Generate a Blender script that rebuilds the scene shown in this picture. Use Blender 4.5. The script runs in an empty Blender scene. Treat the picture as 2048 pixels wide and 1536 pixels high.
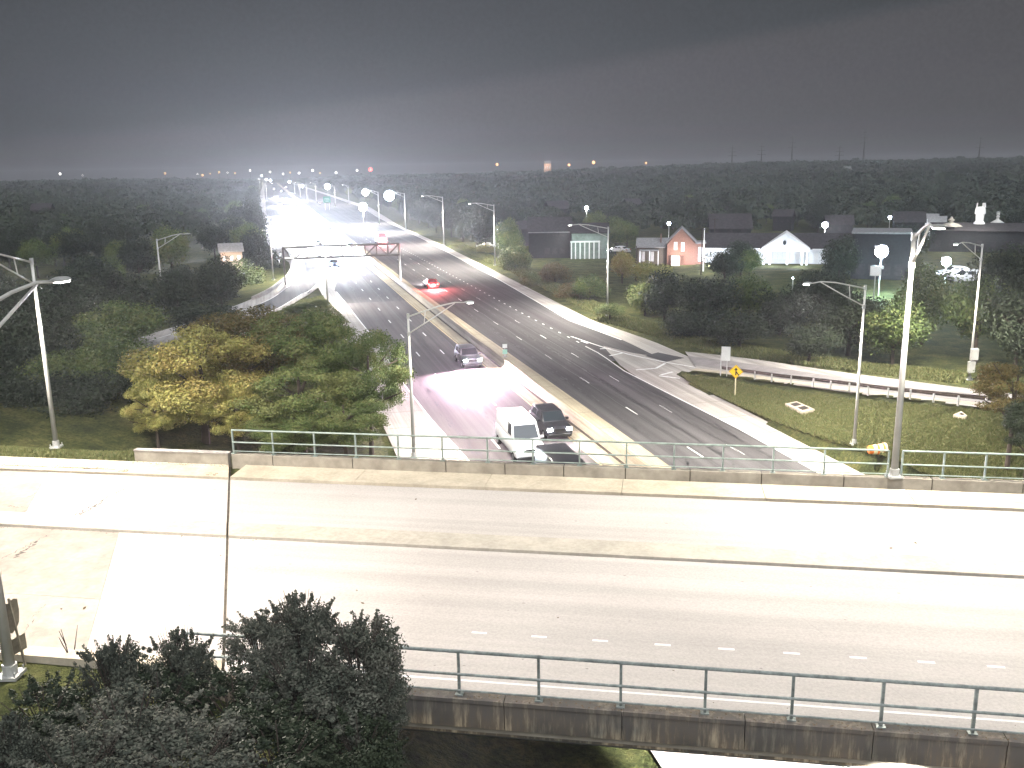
import bpy, math, random
import numpy as np
from mathutils import Vector, Matrix
random.seed(7); rng = np.random.default_rng(7)
PI = math.pi
SC = bpy.context.scene
COL = SC.collection

# ------------------------------------------------------------------ camera
F = 1830.0; CX, CY = 1024.0, 768.0; RO = 0.016
PT = math.atan((CY-342.0)/F); CAMZ = 24.4
cam = bpy.data.cameras.new('camera'); camo = bpy.data.objects.new('camera', cam); COL.objects.link(camo)
cam.sensor_width = 36.0; cam.lens = F/2048*36.0; cam.clip_start = 0.5; cam.clip_end = 12000
FWD = np.array([0, math.cos(PT), -math.sin(PT)]); UPV = np.array([0, math.sin(PT), math.cos(PT)]); RIV = np.array([1.0, 0, 0])
cr, sr = math.cos(RO), math.sin(RO)
R_ = RIV*cr-UPV*sr; U_ = RIV*sr+UPV*cr
M = Matrix(((R_[0], U_[0], -FWD[0], 0), (R_[1], U_[1], -FWD[1], 0), (R_[2], U_[2], -FWD[2], CAMZ), (0, 0, 0, 1)))
camo.matrix_world = M
SC.camera = camo
CAMP = np.array([0, 0, CAMZ])

# ------------------------------------------------------------------ world: overcast town-lit night sky
SKY_SUN_EL, SKY_SUN_ROT = math.radians(38), math.radians(200)
w = bpy.data.worlds.new('World'); SC.world = w; w.use_nodes = True
nt = w.node_tree; nt.nodes.clear(); N = nt.nodes.new; Lk = nt.links.new
out = N('ShaderNodeOutputWorld'); bg = N('ShaderNodeBackground'); bg2 = N('ShaderNodeBackground'); add = N('ShaderNodeAddShader')
Lk(add.outputs[0], out.inputs['Surface']); Lk(bg.outputs[0], add.inputs[0]); Lk(bg2.outputs[0], add.inputs[1])
sky = N('ShaderNodeTexSky'); sky.sky_type = 'NISHITA'; sky.sun_disc = False
sky.sun_elevation = math.radians(3); sky.sun_rotation = SKY_SUN_ROT
Lk(sky.outputs[0], bg2.inputs[0]); bg2.inputs[1].default_value = 0.0006
tc = N('ShaderNodeTexCoord'); sep = N('ShaderNodeSeparateXYZ'); Lk(tc.outputs['Generated'], sep.inputs[0])
def math_(op, a, b=None, c=None):
    n = N('ShaderNodeMath'); n.operation = op
    for i, v in enumerate((a, b, c)):
        if v is None: continue
        if isinstance(v, (int, float)): n.inputs[i].default_value = v
        else: Lk(v, n.inputs[i])
    return n.outputs[0]
noi = N('ShaderNodeTexNoise'); noi.inputs['Scale'].default_value = 2.2; noi.inputs['Detail'].default_value = 5
mp = N('ShaderNodeMapping'); mp.inputs['Scale'].default_value = (1, 1, 3.5); Lk(tc.outputs['Generated'], mp.inputs[0]); Lk(mp.outputs[0], noi.inputs['Vector'])
# the lit under-side of the cloud sheet ends in a long soft edge that climbs to the right
edge = math_('SUBTRACT', math_('ADD', math_('MULTIPLY', sep.outputs[0], 0.135), 0.098), sep.outputs[2])
edge = math_('ADD', edge, math_('MULTIPLY', math_('SUBTRACT', noi.outputs[0], 0.5), 0.02))
mr = N('ShaderNodeMapRange'); mr.interpolation_type = 'SMOOTHSTEP'; Lk(edge, mr.inputs[0]); mr.inputs[1].default_value = -0.006; mr.inputs[2].default_value = 0.014
glow = N('ShaderNodeMapRange'); Lk(sep.outputs[2], glow.inputs[0]); glow.inputs[1].default_value = 0.16; glow.inputs[2].default_value = 0.0; glow.interpolation_type = 'SMOOTHSTEP'
az = math_('ABSOLUTE', math_('ADD', sep.outputs[0], 0.02))
side = N('ShaderNodeMapRange'); Lk(az, side.inputs[0]); side.inputs[1].default_value = 0.52; side.inputs[2].default_value = 0.05; side.inputs[3].default_value = 0.0; side.inputs[4].default_value = 1.0; side.interpolation_type = 'SMOOTHSTEP'
lv = math_('ADD', 0.060, math_('MULTIPLY', mr.outputs[0], 0.044))
lv = math_('ADD', lv, math_('MULTIPLY', math_('MULTIPLY', glow.outputs[0], side.outputs[0]), 0.012))
lv = math_('MULTIPLY', lv, math_('ADD', 0.85, math_('MULTIPLY', noi.outputs[0], 0.3)))
fn = N('ShaderNodeTexNoise'); fn.inputs['Scale'].default_value = 260; fn.inputs['Detail'].default_value = 2; Lk(tc.outputs['Generated'], fn.inputs['Vector'])   # fine speckle added to give the sky a grainy look
lv = math_('MULTIPLY', lv, math_('ADD', 0.72, math_('MULTIPLY', fn.outputs[0], 0.56)))
comb = N('ShaderNodeMix'); comb.data_type = 'RGBA'; Lk(mr.outputs[0], comb.inputs[0])
comb.inputs[6].default_value = (0.93, 1.04, 1.12, 1); comb.inputs[7].default_value = (1.03, 0.99, 1.06, 1)
vm = N('ShaderNodeVectorMath'); vm.operation = 'SCALE'; Lk(comb.outputs[2], vm.inputs[0]); Lk(lv, vm.inputs['Scale'])
Lk(vm.outputs[0], bg.inputs[0]); bg.inputs[1].default_value = 0.46
# wide sun lamp added as soft fill to lift the dark areas
sl = bpy.data.lights.new('fill_sun', 'SUN'); sl.energy = 2.8; sl.angle = math.radians(60); sl.color = (0.93, 0.95, 1.0)
so = bpy.data.objects.new('fill_sun', sl); COL.objects.link(so)
so.rotation_euler = (math.radians(40), 0, math.radians(20))
SC.view_settings.view_transform = 'Standard'; SC.view_settings.look = 'None'
SC.view_settings.exposure = 0.3; SC.view_settings.gamma = 1.0; SC.view_settings.use_curve_mapping = False
SC.render.engine = 'CYCLES'
cy = SC.cycles
cy.use_denoising = True; cy.max_bounces = 5; cy.diffuse_bounces = 2; cy.glossy_bounces = 2; cy.transmission_bounces = 3
cy.transparent_max_bounces = 6; cy.volume_bounces = 0; cy.sample_clamp_indirect = 3; cy.sample_clamp_direct = 0
cy.caustics_reflective = False; cy.caustics_refractive = False; cy.use_light_tree = True
HAZE_DENSITY = 0.0002
LAMPS = 2.3

# ------------------------------------------------------------------ projection helpers (pixel of the 2048x1536 photograph -> point in the world)
def ray(px, py):
    u = (px-CX)/F; v = (CY-py)/F
    a = u*cr+v*sr; b = -u*sr+v*cr
    return np.array([a, math.cos(PT)+b*math.sin(PT), -math.sin(PT)+b*math.cos(PT)])
def onz(px, py, z=0.0):
    d = ray(px, py); t = (z-CAMZ)/d[2]; return CAMP+d*t
def proj(p):
    p = np.array(p, float)-CAMP; wd = p@FWD; a = p@RIV/wd; b = p@UPV/wd
    return CX+(a*cr-b*sr)*F, CY-(a*sr+b*cr)*F
def at(px, py, dist):
    d = ray(px, py); return CAMP+d*(dist/d[1])
def on_vplane(px, py, p0, dr):
    """meet the ray with the vertical plane through p0 along the horizontal direction dr"""
    n = np.array([-dr[1], dr[0]]); d = ray(px, py); t = ((np.array(p0[:2])-CAMP[:2])@n)/(d[:2]@n); return CAMP+d*t
def top_z(base, py):
    lo, hi = base[2], base[2]+80
    for _ in range(50):
        m = (lo+hi)/2
        if proj((base[0], base[1], m))[1] > py: lo = m
        else: hi = m
    return lo
A1 = math.radians(-14.4); RD = np.array([math.sin(A1), math.cos(A1)]); RN = np.array([math.cos(A1), -math.sin(A1)])   # along / across the expressway
A2 = math.radians(99.4); BE = np.array([math.sin(A2), math.cos(A2)]); BQ = np.array([-math.cos(A2), math.sin(A2)])      # along / across the overpass
BQ = np.array([math.sin(A2-PI/2), math.cos(A2-PI/2)])
DZ = 6.2
def Wd(u, s, z=0.0): p = RN*u+RD*s; return np.array([p[0], p[1], z])
def Br(e, q, z=DZ): p = BE*e+BQ*q; return np.array([p[0], p[1], z])
def us(p): return float(p[0]*RN[0]+p[1]*RN[1]), float(p[0]*RD[0]+p[1]*RD[1])
def eq(p): return float(p[0]*BE[0]+p[1]*BE[1]), float(p[0]*BQ[0]+p[1]*BQ[1])

# ------------------------------------------------------------------ ground height
def pl(pts): return np.array([onz(a, b, z) for a, b, z in pts])
RAMP_R_NEAR = pl([(1395, 738, 0.1), (1500, 757, 0.7), (1600, 772, 1.3), (1700, 786, 1.9), (1820, 799, 2.7), (1930, 811, 3.5), (2150, 836, 5.0), (2500, 872, 6.0)])
RAMP_R_FAR = pl([(1370, 703, 0.1), (1440, 710, 0.5), (1520, 720, 0.9), (1620, 735, 1.4), (1720, 749, 1.9), (1930, 776, 3.5), (2150, 802, 5.0), (2500, 840, 6.0)])
RAMP_L_NEAR = pl([(655, 548, 0), (618, 588, 0.0), (560, 622, 0.3), (480, 650, 1.2), (350, 690, 2.6), (230, 722, 3.8), (60, 770, 5.4), (-200, 840, 6.1)])
RAMP_L_FAR = pl([(574, 508, 0), (582, 540, 0.0), (540, 583, 0.2), (470, 612, 1.1), (330, 660, 2.6), (200, 696, 3.8), (20, 742, 5.4), (-250, 805, 6.1)])
def resample(P, n):
    P = np.asarray(P, float); d = np.r_[0, np.cumsum(np.linalg.norm(np.diff(P[:, :2], axis=0), axis=1))]
    t = np.linspace(0, d[-1], n); return np.stack([np.interp(t, d, P[:, k]) for k in range(P.shape[1])], 1)
def smooth(P, n, it=3):
    Q = resample(P, n)
    for _ in range(it): Q[1:-1] = (Q[:-2]+2*Q[1:-1]+Q[2:])/4
    return Q
RC = []
for a, b in ((RAMP_R_NEAR, RAMP_R_FAR), (RAMP_L_NEAR, RAMP_L_FAR)):
    na, nb = smooth(a, 40), smooth(b, 40); RC.append(((na+nb)/2, np.linalg.norm(na[:, :2]-nb[:, :2], axis=1)/2))
def rise(x, y):
    r_ = np.hypot(x, y); u = x*RN[0]+y*RN[1]; a = np.arctan2(x, y)
    return np.clip((r_-650)/1900, 0, 1)*(9+19*np.clip((a+.05)/.3, 0, 1))*np.clip((np.abs(u-25)-70)/220, 0, 1)*(y > 0)
def height(x, y, carve=True):
    x = np.asarray(x, float); y = np.asarray(y, float); shp = x.shape; x = x.ravel(); y = y.ravel()
    u = x*RN[0]+y*RN[1]; s = x*RD[0]+y*RD[1]; e = x*BE[0]+y*BE[1]; q = x*BQ[0]+y*BQ[1]
    emb = DZ-np.maximum(0, q-54.6)/2.0-np.maximum(0, 26.6-q)/2.2
    left = DZ-np.maximum(0, u+3.2)/1.7
    right = DZ-np.maximum(0, 62-u)/1.9
    h = np.minimum(emb, np.maximum(left, right)); h = np.maximum(h, 0.0)
    for C, hw in RC:
        best = np.full(x.shape, 1e9); zz = np.zeros(x.shape); ww = np.zeros(x.shape)
        for i in range(len(C)):
            d = (x-C[i, 0])**2+(y-C[i, 1])**2; m = d < best; best[m] = d[m]; zz[m] = C[i, 2]; ww[m] = hw[i]
        dd = np.sqrt(best)
        hr = zz-np.maximum(0, dd-ww-1.2)/4.5
        h = np.where(dd < ww+1.2, np.where(zz > 0.05, zz, h), np.maximum(h, hr))
        if carve: h = np.where((dd < ww+0.9) & (s > 60), h-0.3, h)
    road = (u > 9.3) & (u < 45.5+np.clip((s-90)/25, 0, 8))
    h = np.where(road & (left <= 0) & (s < 135), np.minimum(h, 0), h)
    far = rise(x, y)
    if carve:
        h = np.where((u > 8.9) & (u < 44.5), np.minimum(h, -0.12), h)
        h = np.where((q > 27.2) & (q < 52.6) & (e < 60), np.minimum(h, DZ-0.25), h)
    # gentle unevenness of the verges
    h = h+0.10*np.sin(x*0.31+1.3)*np.sin(y*0.23)*np.clip(np.maximum(5-u, u-50)/6, 0, 1)
    return (h+far).reshape(shp)
def hit(px, py, off=0.0):
    d = ray(px, py); t = 20.0
    z0 = None
    for _ in range(4000):
        p = CAMP+d*t; g = float(height(p[0], p[1], False))+off
        if p[2] <= g: break
        t += max(0.05, (p[2]-g)*0.35)
        if t > 4000: break
    return CAMP+d*t
def grd(x, y): return float(height(x, y, False))

# ------------------------------------------------------------------ materials
MATS = {}
def mat(name, col, rough=0.8, metal=0.0, noise=None, emit=None, bump=None, spec=0.3, col2=None):
    if name in MATS: return MATS[name]
    m = bpy.data.materials.new(name); m.use_nodes = True; t = m.node_tree; b = t.nodes['Principled BSDF']
    b.inputs['Base Color'].default_value = (*col, 1); b.inputs['Roughness'].default_value = rough; b.inputs['Metallic'].default_value = metal
    b.inputs['Specular IOR Level'].default_value = spec
    if emit:
        b.inputs['Emission Color'].default_value = (*emit[0], 1); b.inputs['Emission Strength'].default_value = emit[1]
    if noise:
        sc_, amt = noise
        c = t.nodes.new('ShaderNodeTexCoord'); n = t.nodes.new('ShaderNodeTexNoise'); n.inputs['Scale'].default_value = sc_; n.inputs['Detail'].default_value = 6
        n.inputs['Roughness'].default_value = 0.65
        t.links.new(c.outputs['Object'], n.inputs['Vector'])
        r = t.nodes.new('ShaderNodeValToRGB'); r.color_ramp.elements[0].position = 0.3; r.color_ramp.elements[1].position = 0.7
        k = col2 or tuple(max(0, v*(1-amt)) for v in col)
        r.color_ramp.elements[0].color = (*k, 1); r.color_ramp.elements[1].color = (*[min(1, v*(1+amt*.6)) for v in col], 1)
        t.links.new(n.outputs[0], r.inputs[0]); t.links.new(r.outputs[0], b.inputs['Base Color'])
        if bump:
            bp = t.nodes.new('ShaderNodeBump'); bp.inputs['Strength'].default_value = bump; bp.inputs['Distance'].default_value = 0.05
            n2 = t.nodes.new('ShaderNodeTexNoise'); n2.inputs['Scale'].default_value = sc_*6; n2.inputs['Detail'].default_value = 4
            t.links.new(c.outputs['Object'], n2.inputs['Vector']); t.links.new(n2.outputs[0], bp.inputs['Height']); t.links.new(bp.outputs[0], b.inputs['Normal'])
    MATS[name] = m; return m
def pavement(name, c1, c2, wear_axis=None, fine=9.0, broad=0.12, streak=None, stain=0.35, rough=0.85):
    """pavement: broad patches + fine aggregate + optional wear streaks running with the traffic"""
    m = bpy.data.materials.new(name); m.use_nodes = True; t = m.node_tree; b = t.nodes['Principled BSDF']; b.inputs['Roughness'].default_value = rough
    b.inputs['Specular IOR Level'].default_value = 0.25
    nn = t.nodes.new; L = t.links.new
    c = nn('ShaderNodeTexCoord'); rot = nn('ShaderNodeMapping'); L(c.outputs['Object'], rot.inputs[0])
    rot.inputs['Rotation'].default_value = (0, 0, wear_axis or 0)
    def noise(scale, stretch=(1, 1, 1), det=5):
        mm = nn('ShaderNodeMapping'); mm.inputs['Scale'].default_value = stretch; L(rot.outputs[0], mm.inputs[0])
        k = nn('ShaderNodeTexNoise'); k.inputs['Scale'].default_value = scale; k.inputs['Detail'].default_value = det; L(mm.outputs[0], k.inputs['Vector']); return k.outputs[0]
    def ramp(src, a, b2, ca, cb):
        r = nn('ShaderNodeValToRGB'); r.color_ramp.elements[0].position = a; r.color_ramp.elements[1].position = b2
        r.color_ramp.elements[0].color = (*ca, 1); r.color_ramp.elements[1].color = (*cb, 1); L(src, r.inputs[0]); return r.outputs[0]
    def mul(a, b3):
        x = nn('ShaderNodeMix'); x.data_type = 'RGBA'; x.blend_type = 'MULTIPLY'; x.inputs[0].default_value = 1; L(a, x.inputs[6]); L(b3, x.inputs[7]); return x.outputs[2]
    base = ramp(noise(broad), 0.35, 0.65, c1, c2)
    base = mul(base, ramp(noise(fine, det=8), 0.25, 0.75, (0.86,)*3, (1.10,)*3))
    if streak:
        base = mul(base, ramp(noise(streak, (0.02, 1, 1)), 0.35, 0.62, (1-stain,)*3, (1.1,)*3))
        base = mul(base, ramp(noise(streak*2.7, (0.012, 1, 1)), 0.38, 0.55, (1-stain*.5,)*3, (1.05,)*3))
    else:
        base = mul(base, ramp(noise(0.9), 0.3, 0.6, (1-stain*.6,)*3, (1.05,)*3))
    L(base, b.inputs['Base Color'])
    bp = nn('ShaderNodeBump'); bp.inputs['Strength'].default_value = 0.35; bp.inputs['Distance'].default_value = 0.02
    L(noise(fine*4), bp.inputs['Height']); L(bp.outputs[0], b.inputs['Normal'])
    MATS[name] = m; return m
AX = -(PI/2+(-A1)) ; ROADROT = -(PI/2-A1)
m_asph = pavement('asphalt', (0.070, 0.066, 0.068), (0.097, 0.092, 0.094), -(PI/2-A1), 7.0, 0.05, 0.55, 0.38)
m_asph2 = pavement('asphalt_dark', (0.06, 0.06, 0.064), (0.085, 0.083, 0.086), -(PI/2-A1), 8.0, 0.1, 1.4, 0.3)
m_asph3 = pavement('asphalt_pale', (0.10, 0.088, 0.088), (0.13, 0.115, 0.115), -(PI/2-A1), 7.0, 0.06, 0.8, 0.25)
m_conc = pavement('shoulder_concrete', (0.36, 0.33, 0.30), (0.45, 0.42, 0.39), -(PI/2-A1), 6.0, 0.15, 1.1, 0.22)
m_concy = pavement('shoulder_concrete_warm', (0.36, 0.31, 0.22), (0.46, 0.40, 0.29), -(PI/2-A1), 6.0, 0.15, 1.1, 0.25)
m_deck = pavement('deck_concrete', (0.40, 0.372, 0.345), (0.45, 0.42, 0.39), (A2-PI/2), 9.0, 0.12, 0.5, 0.05)
m_deckL = pavement('approach_concrete', (0.265, 0.233, 0.20), (0.335, 0.298, 0.258), (A2-PI/2), 4.0, 0.2, None, 0.25)
m_med = pavement('median_concrete', (0.40, 0.37, 0.31), (0.46, 0.42, 0.355), (A2-PI/2), 5.0, 0.3, None, 0.2)
m_walk = pavement('sidewalk_concrete', (0.42, 0.37, 0.28), (0.52, 0.46, 0.36), (A2-PI/2), 5.0, 0.3, None, 0.25)
m_par = pavement('parapet_concrete', (0.30, 0.27, 0.22), (0.38, 0.345, 0.28), (A2-PI/2), 3.0, 0.6, None, 0.45)
m_black = mat('dark_rubber', (0.02, 0.02, 0.02), 0.8)
m_joint = mat('joint_filler', (0.09, 0.075, 0.055), 0.9, noise=(2.0, 0.5))
m_white = mat('white_road_paint', (0.78, 0.78, 0.76), 0.6, noise=(3.0, 0.25))
m_yellow = mat('yellow_road_paint', (0.55, 0.44, 0.25), 0.6, noise=(2.0, 0.3))
m_galv = mat('galvanised_steel', (0.55, 0.55, 0.52), 0.45, 0.35, noise=(1.5, 0.2))
m_rail = mat('pale_green_steel', (0.30, 0.36, 0.32), 0.5, 0.3, noise=(2.0, 0.35))
m_railn = mat('weathered_green_steel', (0.30, 0.335, 0.315), 0.55, 0.3, noise=(3.0, 0.5))
m_pole = mat('pole_aluminium', (0.62, 0.61, 0.56), 0.4, 0.2, noise=(1.0, 0.15))
m_truss = mat('truss_steel', (0.16, 0.16, 0.15), 0.5, 0.5, noise=(1.0, 0.3))
m_bark = mat('bark', (0.07, 0.055, 0.045), 0.95, noise=(4, 0.5))
m_glass = mat('dark_glass', (0.02, 0.025, 0.03), 0.08, 0.0, spec=0.6)
def stained_wall(name):
    m = bpy.data.materials.new(name); m.use_nodes = True; t = m.node_tree; b = t.nodes['Principled BSDF']; b.inputs['Roughness'].default_value = 0.95
    nn = t.nodes.new; L = t.links.new
    c = nn('ShaderNodeTexCoord'); mp1 = nn('ShaderNodeMapping'); mp1.inputs['Rotation'].default_value = (0, 0, A2-PI/2); L(c.outputs['Object'], mp1.inputs[0])
    mp2 = nn('ShaderNodeMapping'); mp2.inputs['Scale'].default_value = (1, 1, 0.12); L(mp1.outputs[0], mp2.inputs[0])
    n1 = nn('ShaderNodeTexNoise'); n1.inputs['Scale'].default_value = 3.2; n1.inputs['Detail'].default_value = 7; n1.inputs['Roughness'].default_value = .7; L(mp2.outputs[0], n1.inputs['Vector'])
    r1 = nn('ShaderNodeValToRGB'); e = r1.color_ramp.elements
    e[0].position = .33; e[0].color = (.10, .09, .082, 1); e[1].position = .66; e[1].color = (.42, .36, .28, 1)
    x = e.new(.5); x.color = (.13, .105, .08, 1); L(n1.outputs[0], r1.inputs[0])
    n2 = nn('ShaderNodeTexNoise'); n2.inputs['Scale'].default_value = 0.7; L(mp1.outputs[0], n2.inputs['Vector'])
    r2 = nn('ShaderNodeValToRGB'); r2.color_ramp.elements[0].position = .4; r2.color_ramp.elements[0].color = (.55, .6, .6, 1); r2.color_ramp.elements[1].position = .6; r2.color_ramp.elements[1].color = (1.2, 1.15, 1.0, 1); L(n2.outputs[0], r2.inputs[0])
    mx = nn('ShaderNodeMix'); mx.data_type = 'RGBA'; mx.blend_type = 'MULTIPLY'; mx.inputs[0].default_value = 1; L(r1.outputs[0], mx.inputs[6]); L(r2.outputs[0], mx.inputs[7])
    # grime that has run down from the cap: heavy at the top, thinning below
    sz = nn('ShaderNodeSeparateXYZ'); L(c.outputs['Object'], sz.inputs[0]); ma = nn('ShaderNodeMath'); ma.operation = 'MULTIPLY_ADD'; L(n1.outputs[0], ma.inputs[0]); ma.inputs[1].default_value = -1.1; L(sz.outputs[2], ma.inputs[2])
    r3 = nn('ShaderNodeMapRange'); L(ma.outputs[0], r3.inputs[0]); r3.inputs[1].default_value = DZ-1.15; r3.inputs[2].default_value = DZ-.35; r3.inputs[3].default_value = 0.0; r3.inputs[4].default_value = .6
    mx2 = nn('ShaderNodeMix'); mx2.data_type = 'RGBA'; L(r3.outputs[0], mx2.inputs[0]); L(mx.outputs[2], mx2.inputs[6]); mx2.inputs[7].default_value = (.125, .115, .108, 1); L(mx2.outputs[2], b.inputs['Base Color'])
    MATS[name] = m; return m
m_stain = stained_wall('stained_fascia_concrete')
def ground_mat():
    m = bpy.data.materials.new('grass_ground'); m.use_nodes = True; t = m.node_tree; b = t.nodes['Principled BSDF']; b.inputs['Roughness'].default_value = 1; b.inputs['Specular IOR Level'].default_value = 0.1
    nn = t.nodes.new; L = t.links.new; c = nn('ShaderNodeTexCoord')
    def nz(s, d=6):
        k = nn('ShaderNodeTexNoise'); k.inputs['Scale'].default_value = s; k.inputs['Detail'].default_value = d; k.inputs['Roughness'].default_value = .7; L(c.outputs['Object'], k.inputs['Vector']); return k.outputs[0]
    r1 = nn('ShaderNodeValToRGB'); e = r1.color_ramp.elements; e[0].position = .35; e[0].color = (.032, .042, .02, 1); e[1].position = .66; e[1].color = (.11, .11, .05, 1)
    x = e.new(.5); x.color = (.062, .073, .03, 1); L(nz(.35), r1.inputs[0])
    r2 = nn('ShaderNodeValToRGB'); r2.color_ramp.elements[0].position = .3; r2.color_ramp.elements[0].color = (.4, .42, .4, 1); r2.color_ramp.elements[1].position = .68; r2.color_ramp.elements[1].color = (1.5, 1.4, 1.2, 1); L(nz(3.5), r2.inputs[0])
    mx = nn('ShaderNodeMix'); mx.data_type = 'RGBA'; mx.blend_type = 'MULTIPLY'; mx.inputs[0].default_value = 1; L(r1.outputs[0], mx.inputs[6]); L(r2.outputs[0], mx.inputs[7]); L(mx.outputs[2], b.inputs['Base Color'])
    bp = nn('ShaderNodeBump'); bp.inputs['Distance'].default_value = .3; bp.inputs['Strength'].default_value = .8; L(nz(5), bp.inputs['Height']); L(bp.outputs[0], b.inputs['Normal'])
    MATS['grass_ground'] = m; return m
m_ground = ground_mat()
def leaf_mat(name, cols, rough=0.6):
    m = bpy.data.materials.new(name); m.use_nodes = True; t = m.node_tree; b = t.nodes['Principled BSDF']; b.inputs['Roughness'].default_value = rough; b.inputs['Specular IOR Level'].default_value = 0.2
    nn = t.nodes.new; L = t.links.new
    g = nn('ShaderNodeNewGeometry'); c = nn('ShaderNodeTexCoord'); k = nn('ShaderNodeTexNoise'); k.inputs['Scale'].default_value = 2.3; k.inputs['Detail'].default_value = 3; L(c.outputs['Object'], k.inputs['Vector'])
    oi = nn('ShaderNodeObjectInfo')
    a1 = nn('ShaderNodeMath'); a1.operation = 'MULTIPLY_ADD'; L(g.outputs['Random Per Island'], a1.inputs[0]); a1.inputs[1].default_value = .35; L(k.outputs[0], a1.inputs[2])
    a2_ = nn('ShaderNodeMath'); a2_.operation = 'MULTIPLY_ADD'; L(oi.outputs['Random'], a2_.inputs[0]); a2_.inputs[1].default_value = .2; L(a1.outputs[0], a2_.inputs[2])
    r = nn('ShaderNodeValToRGB'); n = len(cols)
    for i, cc in enumerate(cols):
        p = .45+.5*i/(n-1)
        if i < 2: el = r.color_ramp.elements[i]; el.position = p
        else: el = r.color_ramp.elements.new(p)
        el.color = (*cc, 1)
    L(a2_.outputs[0], r.inputs[0]); L(r.outputs[0], b.inputs['Base Color'])
    MATS[name] = m; return m
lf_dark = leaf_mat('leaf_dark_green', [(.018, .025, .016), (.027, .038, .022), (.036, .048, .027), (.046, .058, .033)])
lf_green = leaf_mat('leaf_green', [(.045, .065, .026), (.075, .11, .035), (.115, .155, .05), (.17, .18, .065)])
lf_yellow = leaf_mat('leaf_yellow_green', [(.10, .12, .04), (.24, .24, .07), (.34, .32, .10), (.27, .21, .07)])
lf_orange = leaf_mat('leaf_rust', [(.07, .07, .03), (.13, .11, .04), (.17, .12, .045), (.11, .12, .045)])
lf_bush = leaf_mat('leaf_shrub', [(.045, .052, .043), (.065, .074, .058), (.09, .10, .075), (.15, .15, .12)], .95)

# ------------------------------------------------------------------ mesh helpers
class MB:
    def __init__(s): s.v = []; s.f = []
    def addv(s, P): k = len(s.v); s.v += [tuple(map(float, p)) for p in P]; return k
    def box(s, c, size, X=(1, 0, 0), Y=(0, 1, 0), Z=(0, 0, 1)):
        c, X, Y, Z = map(lambda a: np.array(a, float), (c, X, Y, Z)); a, b, d = [q/2 for q in size]
        k = s.addv([c+X*a*i+Y*b*j+Z*d*l for l in (-1, 1) for j in (-1, 1) for i in (-1, 1)])
        for f in ((0, 2, 3, 1), (4, 5, 7, 6), (0, 1, 5, 4), (2, 6, 7, 3), (0, 4, 6, 2), (1, 3, 7, 5)): s.f.append(tuple(k+i for i in f))
    def prism(s, poly, z0, z1):
        n = len(poly); k = s.addv([(p[0], p[1], z0) for p in poly]+[(p[0], p[1], z1) for p in poly])
        s.f.append(tuple(k+i for i in range(n-1, -1, -1))); s.f.append(tuple(k+n+i for i in range(n)))
        for i in range(n): j = (i+1) % n; s.f.append((k+i, k+j, k+n+j, k+n+i))
    def tube(s, path, r, n=8, r2=None, cap=True):
        path = [np.array(p, float) for p in path]; L = len(path); k0 = len(s.v)
        for i, p in enumerate(path):
            t = path[min(i+1, L-1)]-path[max(i-1, 0)]; t = t/(np.linalg.norm(t)+1e-9)
            ref = np.array([0, 0, 1.0]) if abs(t[2]) < .9 else np.array([1.0, 0, 0])
            a = np.cross(t, ref); a /= np.linalg.norm(a); b = np.cross(t, a)
            rr = r if r2 is None else r+(r2-r)*i/(L-1)
            s.addv([p+rr*(math.cos(2*PI*j/n)*a+math.sin(2*PI*j/n)*b) for j in range(n)])
        for i in range(L-1):
            for j in range(n): s.f.append((k0+i*n+j, k0+i*n+(j+1) % n, k0+(i+1)*n+(j+1) % n, k0+(i+1)*n+j))
        if cap: s.f.append(tuple(k0+j for j in range(n-1, -1, -1))); s.f.append(tuple(k0+(L-1)*n+j for j in range(n)))
    def lathe(s, prof, n=16, c=(0, 0, 0)):
        k = len(s.v); c = np.array(c, float)
        for r, z in prof: s.addv([c+np.array([r*math.cos(2*PI*j/n), r*math.sin(2*PI*j/n), z]) for j in range(n)])
        for i in range(len(prof)-1):
            for j in range(n): s.f.append((k+i*n+j, k+i*n+(j+1) % n, k+(i+1)*n+(j+1) % n, k+(i+1)*n+j))
        s.f.append(tuple(k+j for j in range(n-1, -1, -1))); s.f.append(tuple(k+(len(prof)-1)*n+j for j in range(n)))
    def strip(s, A, B, drape=None, across=1):
        A = np.asarray(A); B = np.asarray(B); n = len(A); k = len(s.v)
        for i in range(n):
            for j in range(across+1):
                p = A[i]*(1-j/across)+B[i]*j/across
                if drape is not None: p = np.array([p[0], p[1], drape(p[0], p[1])])
                s.v.append(tuple(map(float, p)))
        m = across+1
        for i in range(n-1):
            for j in range(across): s.f.append((k+i*m+j, k+i*m+j+1, k+(i+1)*m+j+1, k+(i+1)*m+j))
    def build(s, name, m, parent=None, smooth=False, up=False):
        me = bpy.data.meshes.new(name); me.from_pydata(s.v, [], s.f); me.materials.append(m)
        if smooth: me.polygons.foreach_set('use_smooth', [True]*len(me.polygons))
        me.update()
        if up:
            if sum(p.normal.z*p.area for p in me.polygons) < 0: me.flip_normals()
        o = bpy.data.objects.new(name, me); COL.objects.link(o)
        if parent is not None:
            o.parent = parent; o.matrix_parent_inverse = parent.matrix_world.inverted() if False else Matrix.Translation(-Vector(parent.location)) if parent.get('_w') else Matrix.Identity(4)
        return o
def empty(name, loc=(0, 0, 0), label=None, cat=None, group=None, world=False):
    o = bpy.data.objects.new(name, None); COL.objects.link(o); o.location = tuple(map(float, loc)); o.empty_display_size = .5
    tag(o, label, cat, group)
    if world: o['_w'] = 1
    return o
def tag(o, label=None, cat=None, group=None, kind=None):
    if label: o['label'] = label
    if cat: o['category'] = cat
    if group: o['group'] = group
    if kind: o['kind'] = kind
    return o
def struct(name, mb, m, parent=None, **k):
    o = mb.build(name, m, parent, **k)
    if parent is None: o['kind'] = 'structure'
    return o
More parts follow.
